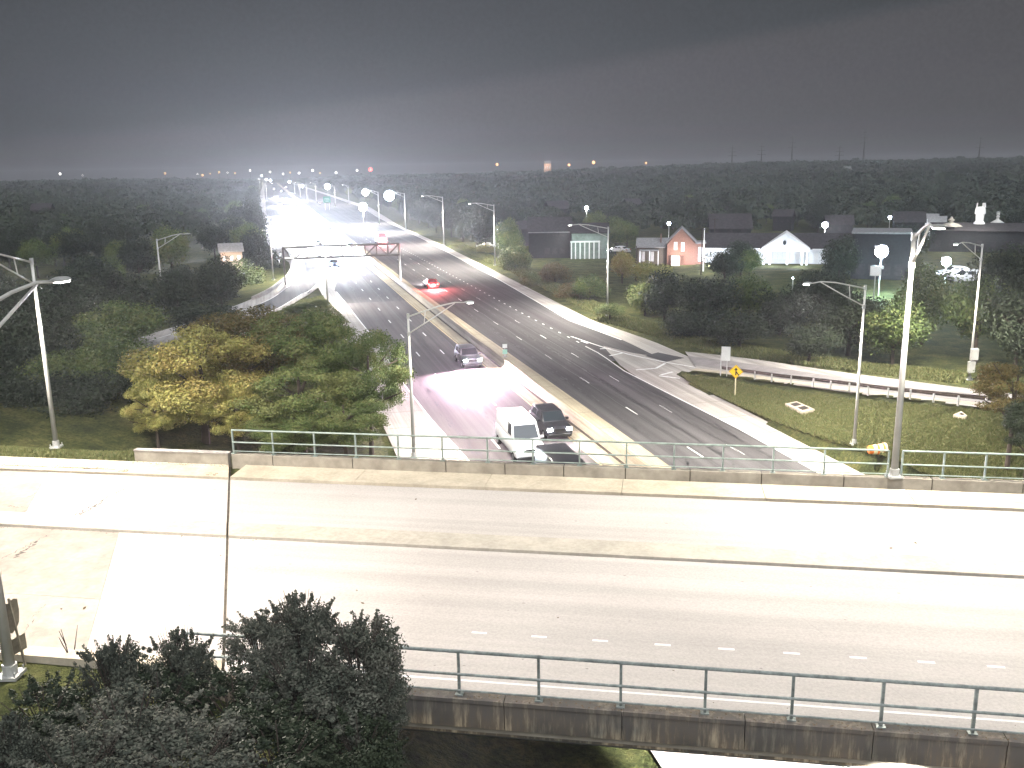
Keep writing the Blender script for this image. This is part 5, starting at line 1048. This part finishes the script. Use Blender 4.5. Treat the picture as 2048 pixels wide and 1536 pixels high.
# parked white cars and a van in the lots
for (x, y, d, lab, kd, pm_) in ((1912, 540, 160, 'white car parked among trees under the smaller flood light', 'sedan', p_white), (1936, 552, 150, 'silver car parked beside the right-hand trees', 'suv', p_silver), (1238, 497, 250, 'car parked by the left end of the brick house with its lights on', 'sedan', p_white), (972, 492, 300, 'pale yellow-lit car parked behind the verge shrubs', 'sedan', p_silver)):
    t = car(lab, pm_, kd, 'head' if x in (1238,) else 'off', 1.3); c = at(x, y, d); t.location = (c[0], c[1], max(grd(c[0], c[1]), c[2]-1.2)); t.rotation_euler = (0, 0, random.uniform(2.4, 3.6)); 
    if x in (1912, 1936, 972): point('lot_lamp', np.array(t.location)+np.array([-2, -5, 5]), 2500, (.9, .95, 1) if x != 972 else (1, .85, .5), .2)
    if kd == 'van': t['category'] = 'van'

# ------------------------------------------------------------------ trees
def leaves_mesh(name, m, n_leaf, lobes, leaf, seed, shell=.55, flat=1.0, base=None):
    r = np.random.default_rng(seed); L = len(lobes); lob = np.array(lobes); wts = lob[:, 3]**2; wts /= wts.sum()
    ix = r.choice(L, n_leaf, p=wts); d = r.normal(size=(n_leaf, 3)); d /= np.linalg.norm(d, axis=1)[:, None]; rad = lob[ix, 3]*(shell+(1-shell)*r.random(n_leaf)**.6)*(1+.12*r.normal(size=n_leaf))
    C = lob[ix, :3]+d*rad[:, None]*np.array([1, 1, flat])
    nrm = d+r.normal(size=(n_leaf, 3))*.6; nrm /= np.linalg.norm(nrm, axis=1)[:, None]; a = np.cross(nrm, r.normal(size=(n_leaf, 3))); a /= np.linalg.norm(a, axis=1)[:, None]+1e-9; b = np.cross(nrm, a)
    s_ = (leaf*(.6+.8*r.random(n_leaf)))[:, None]
    V = np.stack([C-a*s_, C-b*s_*.5, C+a*s_, C+b*s_*.5], 1).reshape(-1, 3)
    me = bpy.data.meshes.new(name); me.vertices.add(len(V)); me.vertices.foreach_set('co', V.astype(np.float32).ravel()); me.loops.add(len(V)); me.loops.foreach_set('vertex_index', np.arange(len(V), dtype=np.int32)); me.polygons.add(n_leaf); me.polygons.foreach_set('loop_start', np.arange(0, len(V), 4, dtype=np.int32)); me.polygons.foreach_set('loop_total', np.full(n_leaf, 4, dtype=np.int32)); me.materials.append(m); me.update(calc_edges=True); return me
def crown_lobes(r, n, spread=.62, lr=(.22, .42), zsq=.8):
    out = []
    for i in range(n):
        d = r.normal(size=3); d /= np.linalg.norm(d); d[2] = d[2]*zsq+.1; k = spread*(.35+.65*r.random()**.5); out.append((*d*k, r.uniform(*lr)))
    return out
def trunk_mesh(name, r, nb_=7, h_=1.0):
    mb = MB(); mb.tube([(0, 0, -1.25*h_), (.02, .01, -.6), (0, .02, -.2), (.03, 0, .3)], .055, 8, .02)
    for i in range(nb_):
        a = r.uniform(0, 2*PI); z = r.uniform(-.6, .05); l_ = r.uniform(.4, .75); q = np.array([math.cos(a)*l_, math.sin(a)*l_, z+r.uniform(.15, .5)]); mb.tube([(0, 0, z), q*.5+np.array([0, 0, z*.4]), q], .026, 6, .008)
    me = bpy.data.meshes.new(name); me.from_pydata(mb.v, [], mb.f); me.materials.append(m_bark); me.update(); return me
TV = {}
for nm, mm in (('dark', lf_dark), ('green', lf_green), ('yellow', lf_yellow), ('orange', lf_orange)):
    TV[nm] = []
    for s_ in range(3):
        r = np.random.default_rng(100+s_+hash(len(nm)) % 7); lob = crown_lobes(r, 26)
        TV[nm].append((leaves_mesh('crown', mm, 9000, lob, .034, 5+s_, .55), trunk_mesh('trunk', r)))
def tree(p, rx, rz_, kind, label, group=None, v=None, name='tree', rot=None, cat='tree', crown_mesh=None, gz=None):
    """p = middle of the crown; the trunk runs down to the ground"""
    gz = grd(p[0], p[1]) if gz is None else gz
    t = empty(name, (p[0], p[1], gz), label, cat, group); cm, tm = TV[kind][v if v is not None else random.randrange(3)]
    if crown_mesh is not None: cm = crown_mesh
    c = bpy.data.objects.new('crown', cm); COL.objects.link(c); c.parent = t; c.location = (0, 0, p[2]-gz); c.scale = (rx, rx, rz_); c.rotation_euler = (0, 0, random.uniform(0, 6.28) if rot is None else rot)
    k = bpy.data.objects.new('trunk', tm); COL.objects.link(k); k.parent = t; hh = p[2]-gz; k.location = (0, 0, hh); k.scale = (rx*.9, rx*.9, max(.4, hh/1.2)); k.rotation_euler = c.rotation_euler
    return t
def ptree(px_, py_, d, rpx, rpy, kind, label, group=None, **k):
    p = at(px_, py_, d); s_ = d/F; return tree(p, rpx*s_, rpy*s_, kind, label, group, **k)
# the big honey locusts left of the road
big = [(400, 770, 76, 150, 105, 'yellow', 'broad tree turning yellow, behind the left end of the railing'), (520, 705, 86, 150, 95, 'orange', 'rusty-topped tree turning brown behind the yellow tree'), (640, 700, 84, 125, 90, 'green', 'green crowned tree in front of the exit gore'), (310, 830, 72, 62, 62, 'yellow', 'low yellow-green tree at the lower left of the clump'), (470, 830, 73, 72, 60, 'yellow', 'yellow tree with drooping boughs right above the end of the low wall'), (735, 760, 78, 88, 105, 'green', 'loose green tree leaning over the left shoulder of the lower road'), (600, 800, 74, 130, 85, 'green', 'shaded green tree behind the railing, low in the middle of the clump'), (690, 850, 70, 90, 55, 'green', 'shaded low green shrubby tree just behind the railing'), (590, 870, 70, 90, 45, 'green', 'dark green undergrowth tree behind the railing, left of the leaning tree')]
def finemesh(mm, seed, n=36000, lf=.0155, nl=62): 
    r = np.random.default_rng(seed); return leaves_mesh('crown', mm, n, crown_lobes(r, nl, .80, (.10, .25), .75), lf, seed, .45, flat=.62)
FM = {'yellow': finemesh(lf_yellow, 21), 'orange': finemesh(lf_orange, 22), 'green': finemesh(lf_green, 23)}
for (x, y, d, a, b, kd, lab) in big: ptree(x, y-8, d, a*1.25, b*1.4, kd, lab, crown_mesh=FM[kd], rot=random.uniform(0, 6))
# left thicket
r = random.Random(11)
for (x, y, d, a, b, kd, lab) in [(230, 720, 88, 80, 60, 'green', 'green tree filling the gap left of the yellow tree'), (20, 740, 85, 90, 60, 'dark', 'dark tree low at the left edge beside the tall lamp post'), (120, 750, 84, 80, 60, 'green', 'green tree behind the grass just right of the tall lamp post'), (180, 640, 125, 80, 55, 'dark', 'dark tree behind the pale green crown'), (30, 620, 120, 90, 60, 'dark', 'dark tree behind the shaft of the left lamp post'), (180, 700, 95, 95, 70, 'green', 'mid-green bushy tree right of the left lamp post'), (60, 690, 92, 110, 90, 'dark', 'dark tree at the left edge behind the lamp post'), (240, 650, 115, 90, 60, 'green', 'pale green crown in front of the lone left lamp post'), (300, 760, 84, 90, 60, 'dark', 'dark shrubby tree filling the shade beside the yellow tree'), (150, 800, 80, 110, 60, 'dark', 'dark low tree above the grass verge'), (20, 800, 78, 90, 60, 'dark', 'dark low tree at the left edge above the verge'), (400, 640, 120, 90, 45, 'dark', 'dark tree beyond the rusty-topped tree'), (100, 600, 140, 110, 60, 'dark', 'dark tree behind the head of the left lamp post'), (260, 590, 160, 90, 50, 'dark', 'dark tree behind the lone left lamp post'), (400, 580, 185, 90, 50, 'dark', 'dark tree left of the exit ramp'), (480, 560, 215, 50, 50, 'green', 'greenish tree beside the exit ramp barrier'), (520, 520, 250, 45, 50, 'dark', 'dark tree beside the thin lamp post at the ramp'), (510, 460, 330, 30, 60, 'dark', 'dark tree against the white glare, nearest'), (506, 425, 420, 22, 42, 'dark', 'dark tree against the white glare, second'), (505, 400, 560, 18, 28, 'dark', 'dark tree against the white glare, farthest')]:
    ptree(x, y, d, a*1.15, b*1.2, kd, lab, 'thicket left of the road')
for (x, y, lab_) in ((610, 612, 'middle'), (585, 618, 'leftmost'), (640, 606, 'rightmost')): ptree(x, y, 158, 26, 10, 'green', lab_+' of three bright green shrubs on the grass tip between ramp and road', 'shrubs on the gore grass', cat='shrub', name='shrub')
# right side trees and shrubs
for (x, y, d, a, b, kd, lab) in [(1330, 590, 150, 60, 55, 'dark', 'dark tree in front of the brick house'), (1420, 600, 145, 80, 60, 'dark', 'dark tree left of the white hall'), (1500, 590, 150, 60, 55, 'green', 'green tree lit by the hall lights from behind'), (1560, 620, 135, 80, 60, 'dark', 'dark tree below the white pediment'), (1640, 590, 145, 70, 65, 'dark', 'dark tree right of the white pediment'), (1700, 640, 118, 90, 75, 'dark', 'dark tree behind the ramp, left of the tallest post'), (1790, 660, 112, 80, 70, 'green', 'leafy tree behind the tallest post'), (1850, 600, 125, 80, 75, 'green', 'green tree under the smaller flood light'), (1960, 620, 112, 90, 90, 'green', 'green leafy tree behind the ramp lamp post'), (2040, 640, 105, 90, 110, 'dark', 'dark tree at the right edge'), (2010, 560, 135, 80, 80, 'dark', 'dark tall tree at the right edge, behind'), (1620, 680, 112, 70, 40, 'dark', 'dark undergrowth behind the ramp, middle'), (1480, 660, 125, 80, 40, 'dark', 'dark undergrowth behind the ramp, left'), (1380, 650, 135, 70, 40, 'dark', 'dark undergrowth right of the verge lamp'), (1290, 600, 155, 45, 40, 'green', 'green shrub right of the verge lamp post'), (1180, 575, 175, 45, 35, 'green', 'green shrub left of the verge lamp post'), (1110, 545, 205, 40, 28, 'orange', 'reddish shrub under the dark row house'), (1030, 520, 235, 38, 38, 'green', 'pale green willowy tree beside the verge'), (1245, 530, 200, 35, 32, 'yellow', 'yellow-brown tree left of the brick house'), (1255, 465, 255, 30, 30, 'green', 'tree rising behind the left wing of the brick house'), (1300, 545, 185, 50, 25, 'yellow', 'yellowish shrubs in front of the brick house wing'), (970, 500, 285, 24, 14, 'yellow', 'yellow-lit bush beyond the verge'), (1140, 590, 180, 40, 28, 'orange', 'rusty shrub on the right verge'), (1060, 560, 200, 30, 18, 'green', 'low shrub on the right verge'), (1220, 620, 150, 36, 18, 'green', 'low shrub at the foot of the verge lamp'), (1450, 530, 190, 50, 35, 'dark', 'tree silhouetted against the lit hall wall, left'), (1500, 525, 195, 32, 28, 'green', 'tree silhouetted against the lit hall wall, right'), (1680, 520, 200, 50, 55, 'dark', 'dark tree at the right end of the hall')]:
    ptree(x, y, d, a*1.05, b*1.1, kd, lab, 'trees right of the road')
# bush at the right edge of the grass slope
for (x, y, d, a, b, kd, lab) in [(2030, 790, 62, 105, 85, 'orange', 'big brownish bush at the right edge hanging over the ramp'), (2060, 860, 58, 70, 80, 'dark', 'dark bush at the right edge below the brownish one')]:
    ptree(x, y, d, a, b, kd, lab, crown_mesh=finemesh(lf_orange if kd == 'orange' else lf_dark, 31, 22000, .02))
# right verge line of trees far off
for i in range(26):
    s_ = 250+i*i*1.6+i*12; u_ = R_OUT2(s_)+random.uniform(7, 12); p = Wd(u_, s_); rr = random.uniform(4.2, 6.5)
    tree(np.array([p[0], p[1], rr*1.15]), rr, rr*random.uniform(.9, 1.3), random.choice(('dark', 'dark', 'green')), ORD[i]+' roadside tree of the dark row along the right verge, counted from the near end', 'row of trees along the right verge')
for i in range(22):
    s_ = 255+i*i*2.0+i*14; u_ = L_OUT(s_)-random.uniform(8, 13); p = Wd(u_, s_); rr = random.uniform(4.5, 7)
    tree(np.array([p[0], p[1], rr*1.15]), rr, rr*random.uniform(.9, 1.3), random.choice(('dark', 'dark', 'green')), ORD[i]+' roadside tree of the dark row along the left verge, counted from the near end', 'row of trees along the left verge')
# woods: individual trees nearer, a canopy farther
placed = 0; r = random.Random(5)
bpos = [np.array(o.location[:2]) for o in COL.objects if o.get('category') in ('building', 'house', 'car', 'van', 'flood light') and o.location[1] < 1400]
tries = 0
while placed < 165 and tries < 6000:
    tries += 1
    dist = r.uniform(150, 520); az_ = r.uniform(-.62, .62); x = dist*math.sin(az_); y = dist*math.cos(az_); u_, s_ = us((x, y))
    if L_OUT(s_)-14 < u_ < (R_OUT2(s_) if s_ > 140 else 52)+16: continue
    if any(np.hypot(*(b-np.array([x, y]))) < 15 for b in bpos): continue
    if any(abs(math.atan2(x, y)-math.atan2(b[0], b[1])) < .035 and np.hypot(*b) > dist and np.hypot(*b)-dist < 80 for b in bpos): continue
    if u_ > 40 and dist < 190: continue
    rr = r.uniform(4.5, 6.8); tree(np.array([x, y, rr*r.uniform(1.0, 1.25)]), rr, rr*r.uniform(.8, 1.1), 'dark' if r.random() < .8 else 'green', ('dark' if dist > 330 else 'nearer dark')+' tree in the unlit woods '+('left' if u_ < 0 else 'right')+' of the expressway', 'trees in the woods '+('left' if u_ < 0 else 'right')+' of the expressway'); placed += 1
def canopy(n_trees, d0, d1, name, seed, rad, per, lfk=.23, label='dark unbroken canopy of woods reaching the skyline on both sides of the expressway'):
    r = np.random.default_rng(seed); pts = []
    while len(pts) < n_trees:
        dist = math.exp(r.uniform(math.log(d0), math.log(d1))); a = r.uniform(-.72, .72); x, y = dist*math.sin(a), dist*math.cos(a); u_, s_ = us((x, y))
        if L_OUT(s_)-22 < u_ < R_OUT2(s_)+24: continue
        if 0.30 < a < .53 and dist < 345: continue
        if any(abs(a-math.atan2(b[0], b[1])) < .022 and -90 < dist-np.hypot(*b) < 12 for b in bpos): continue
        k = 6.0*(dist/330)**.45; hgt = float(rise(np.array(x), np.array(y)))+r.uniform(7, 11)+(r.uniform(0, 5) if r.random() < .12 else 0)
        pts.append((x, y, hgt, k))
    P_ = np.array(pts); V = []; 
    n = len(P_)*per; d = r.normal(size=(n, 3)); d /= np.linalg.norm(d, axis=1)[:, None]; d[:, 2] = np.abs(d[:, 2])*.9; ii = np.repeat(np.arange(len(P_)), per); k = P_[ii, 3]
    C = np.stack([P_[ii, 0], P_[ii, 1], P_[ii, 2]-k*.6], 1)+d*k[:, None]*np.array([1, 1, .6])
    nrm = d+r.normal(size=(n, 3))*.4; nrm /= np.linalg.norm(nrm, axis=1)[:, None]; a = np.cross(nrm, r.normal(size=(n, 3))); a /= np.linalg.norm(a, axis=1)[:, None]; b = np.cross(nrm, a); s_ = (k*lfk*(.6+.8*r.random(n)))[:, None]
    V = np.stack([C-a*s_, C-b*s_, C+a*s_, C+b*s_], 1).reshape(-1, 3)
    me = bpy.data.meshes.new(name); me.vertices.add(len(V)); me.vertices.foreach_set('co', V.astype(np.float32).ravel()); me.loops.add(len(V)); me.loops.foreach_set('vertex_index', np.arange(len(V), dtype=np.int32)); me.polygons.add(n); me.polygons.foreach_set('loop_start', np.arange(0, len(V), 4, dtype=np.int32)); me.polygons.foreach_set('loop_total', np.full(n, 4, dtype=np.int32)); me.materials.append(lf_dark); me.update(calc_edges=True)
    o = bpy.data.objects.new(name, me); COL.objects.link(o); return tag(o, label, 'woods', kind='stuff')
canopy(1500, 330, 850, 'near_woods', 4, 6.0, 240, .10, 'dark woods on both sides behind the houses, nearer than the skyline woods')
canopy(6500, 800, 3600, 'distant_woods', 3, 9.0, 48, .2)

# ------------------------------------------------------------------ shrubs in front of the near parapet, bottom left
def shrub_mesh(seed, n, mm, lf=.055):
    r = np.random.default_rng(seed); lob = []
    for i in range(26):
        a = r.uniform(0, 2*PI); rr = .85*r.random()**.5; z = r.uniform(-.8, .62)*(1-.45*rr); lob.append((math.cos(a)*rr, math.sin(a)*rr, z, r.uniform(.2, .36)))
    for i in range(26):   # shoots sticking out of the top
        a = r.uniform(0, 2*PI); rr = r.uniform(.1, .9); z0 = .75*(1-.55*rr*rr)
        ln_ = r.uniform(.02, .06); tl = r.uniform(-.12, .12)
        for j in range(5): lob.append((math.cos(a)*rr*(1+.06*j)+tl*j*.3, math.sin(a)*rr*(1+.06*j), z0-.08+ln_*j, .075-.009*j))
    L = np.array(lob); 
    me = leaves_mesh('foliage', mm, n, lob, lf, seed, .25); return me
def stems_mesh(seed):
    r = np.random.default_rng(seed); mb = MB()
    for i in range(22):
        a = r.uniform(0, 2*PI); rr = r.uniform(.2, .9); q = np.array([math.cos(a)*rr, math.sin(a)*rr, .8*(1-.5*rr*rr)+r.uniform(-.1, .2)]); mb.tube([(q[0]*.15, q[1]*.15, -1.3), q*.5+np.array([0, 0, -.3]), q], .018, 5, .005)
    me = bpy.data.meshes.new('stems'); me.from_pydata(mb.v, [], mb.f); me.materials.append(m_bark); me.update(); return me
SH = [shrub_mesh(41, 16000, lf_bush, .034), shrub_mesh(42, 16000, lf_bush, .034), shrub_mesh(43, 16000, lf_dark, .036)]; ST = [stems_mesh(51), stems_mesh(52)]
def shrub(px_, py_, d, rpx, rpy, label, v=0, group=None):
    p = at(px_, py_, d); s_ = d/F*1.18; gz = min(grd(p[0], p[1]), p[2]-rpy*s_*.8); t = empty('shrub', (p[0], p[1], gz), label, 'shrub', group)
    for nm, me in (('foliage', SH[v % 3]), ('stems', ST[v % 2])):
        o = bpy.data.objects.new(nm, me); COL.objects.link(o); o.parent = t; o.location = (0, 0, p[2]-gz); o.scale = (rpx*s_, rpx*s_, rpy*s_)
        if nm == 'foliage': o.rotation_euler = (0, 0, v*1.3)
    return t
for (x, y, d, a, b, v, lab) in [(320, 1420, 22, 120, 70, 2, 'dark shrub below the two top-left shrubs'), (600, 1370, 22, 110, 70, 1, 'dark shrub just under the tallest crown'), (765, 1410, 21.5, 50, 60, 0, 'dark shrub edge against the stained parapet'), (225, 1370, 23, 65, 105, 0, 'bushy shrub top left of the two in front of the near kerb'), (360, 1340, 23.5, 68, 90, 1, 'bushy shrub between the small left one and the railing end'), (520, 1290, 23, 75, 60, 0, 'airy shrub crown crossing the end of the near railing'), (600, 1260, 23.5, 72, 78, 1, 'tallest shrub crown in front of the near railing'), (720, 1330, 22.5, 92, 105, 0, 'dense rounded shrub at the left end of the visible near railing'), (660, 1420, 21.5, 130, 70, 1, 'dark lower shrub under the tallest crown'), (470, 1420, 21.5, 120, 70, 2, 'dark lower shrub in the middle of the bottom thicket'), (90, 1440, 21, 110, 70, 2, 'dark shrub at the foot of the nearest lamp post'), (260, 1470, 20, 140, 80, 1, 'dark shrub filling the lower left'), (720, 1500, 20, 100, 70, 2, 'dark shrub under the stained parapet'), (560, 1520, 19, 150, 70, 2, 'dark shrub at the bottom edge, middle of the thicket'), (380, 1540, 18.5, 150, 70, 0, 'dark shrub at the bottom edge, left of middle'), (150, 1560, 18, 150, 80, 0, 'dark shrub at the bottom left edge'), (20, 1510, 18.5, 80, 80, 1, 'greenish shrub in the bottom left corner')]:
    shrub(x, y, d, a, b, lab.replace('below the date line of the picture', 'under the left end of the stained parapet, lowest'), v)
# bare twigs standing at the kerb
t = wempty('bare_twigs', onz(135, 1312, DZ), 'thin bare forked twigs standing at the near kerb', 'twigs'); 
for a, b in (((138, 1312), (122, 1258)), ((148, 1306), (155, 1250)), ((138, 1312), (118, 1275)), ((132, 1290), (118, 1262))):
    p = onz(*a, DZ); mb = MB(); mb.tube([p, on_vplane(b[0], b[1], p, np.array([1, 0]))], .025, 5, .008); mb.build('twig', m_bark, t)

# ------------------------------------------------------------------ grass blades on the lit slopes
def grass(name, poly_px, n, seed, label, lf=.16, z=None, mm=None):
    r = np.random.default_rng(seed); P4 = [hit(*p) for p in poly_px]; pts = np.array(P4)[:, :2]; lo, hi = pts.min(0), pts.max(0); out = []
    def inside(x, y):
        c = np.zeros(x.shape, bool); j = len(pts)-1
        for i in range(len(pts)):
            xi, yi = pts[i]; xj, yj = pts[j]; c ^= ((yi > y) != (yj > y)) & (x < (xj-xi)*(y-yi)/(yj-yi+1e-12)+xi); j = i
        return c
    X = r.uniform(lo[0], hi[0], n*4); Y = r.uniform(lo[1], hi[1], n*4); m_ = inside(X, Y); X, Y = X[m_][:n], Y[m_][:n]; n = len(X)
    Z = height(X, Y, True); a = r.uniform(0, PI, n); s_ = lf*(.5+r.random(n)); tx, ty = np.cos(a)*s_*.35, np.sin(a)*s_*.35; lx, ly = r.normal(size=n)*s_*.5, r.normal(size=n)*s_*.5
    V = np.stack([np.stack([X-tx, Y-ty, Z-.05], 1), np.stack([X+tx, Y+ty, Z-.05], 1), np.stack([X+lx, Y+ly, Z+s_*1.1], 1)], 1).reshape(-1, 3)
    me = bpy.data.meshes.new(name); me.vertices.add(len(V)); me.vertices.foreach_set('co', V.astype(np.float32).ravel()); me.loops.add(len(V)); me.loops.foreach_set('vertex_index', np.arange(len(V), dtype=np.int32)); me.polygons.add(n); me.polygons.foreach_set('loop_start', np.arange(0, 3*n, 3, dtype=np.int32)); me.polygons.foreach_set('loop_total', np.full(n, 3, dtype=np.int32)); me.materials.append(mm or m_grass); me.update(calc_edges=True)
    o = bpy.data.objects.new(name, me); COL.objects.link(o); tag(o, label, 'grass', kind='stuff')
m_grass = leaf_mat('grass_blade', [(.06, .085, .03), (.11, .13, .045), (.17, .16, .07), (.10, .12, .045)])
grass('grass', [(1362, 748), (1440, 760), (1560, 780), (1700, 800), (1935, 820), (2047, 836), (2047, 985), (1770, 985), (1738, 942), (1600, 870), (1503, 822), (1378, 765)], 120000, 61, 'rough olive grass on the slope between the road and the ramp', .14)
grass('grass', [(1190, 640), (1320, 678), (1420, 702), (1700, 742), (1930, 768), (1930, 745), (1700, 722), (1420, 680), (1240, 628)], 30000, 62, 'dim grass strip along the far side of the ramp', .25)
grass('grass', [(0, 895), (270, 900), (270, 932), (0, 917)], 22000, 63, 'short green grass verge behind the kerb at the left', .12)
grass('grass', [(600, 600), (645, 590), (700, 640), (560, 635)], 16000, 64, 'bright green grass tip between the exit ramp and the road', .25)
grass('grass', [(900, 490), (1040, 555), (1210, 640), (1240, 628), (1060, 540), (930, 490)], 20000, 65, 'grass verge along the right side of the road', .3)
# ------------------------------------------------------------------ haze
mh = bpy.data.materials.new('haze'); mh.use_nodes = True; t_ = mh.node_tree; t_.nodes.clear(); o_ = t_.nodes.new('ShaderNodeOutputMaterial'); pv = t_.nodes.new('ShaderNodeVolumePrincipled'); pv.inputs['Color'].default_value = (.9, .92, .96, 1); pv.inputs['Density'].default_value = HAZE_DENSITY; pv.inputs['Anisotropy'].default_value = .35; t_.links.new(pv.outputs[0], o_.inputs['Volume'])
mb = MB(); mb.box((0, 2900, 39.3), (11000, 6800, 81)); hz = mb.build('haze', mh); hz['kind'] = 'stuff'; hz['label'] = 'thin night haze lit by lamps over the whole place'; hz['category'] = 'haze'
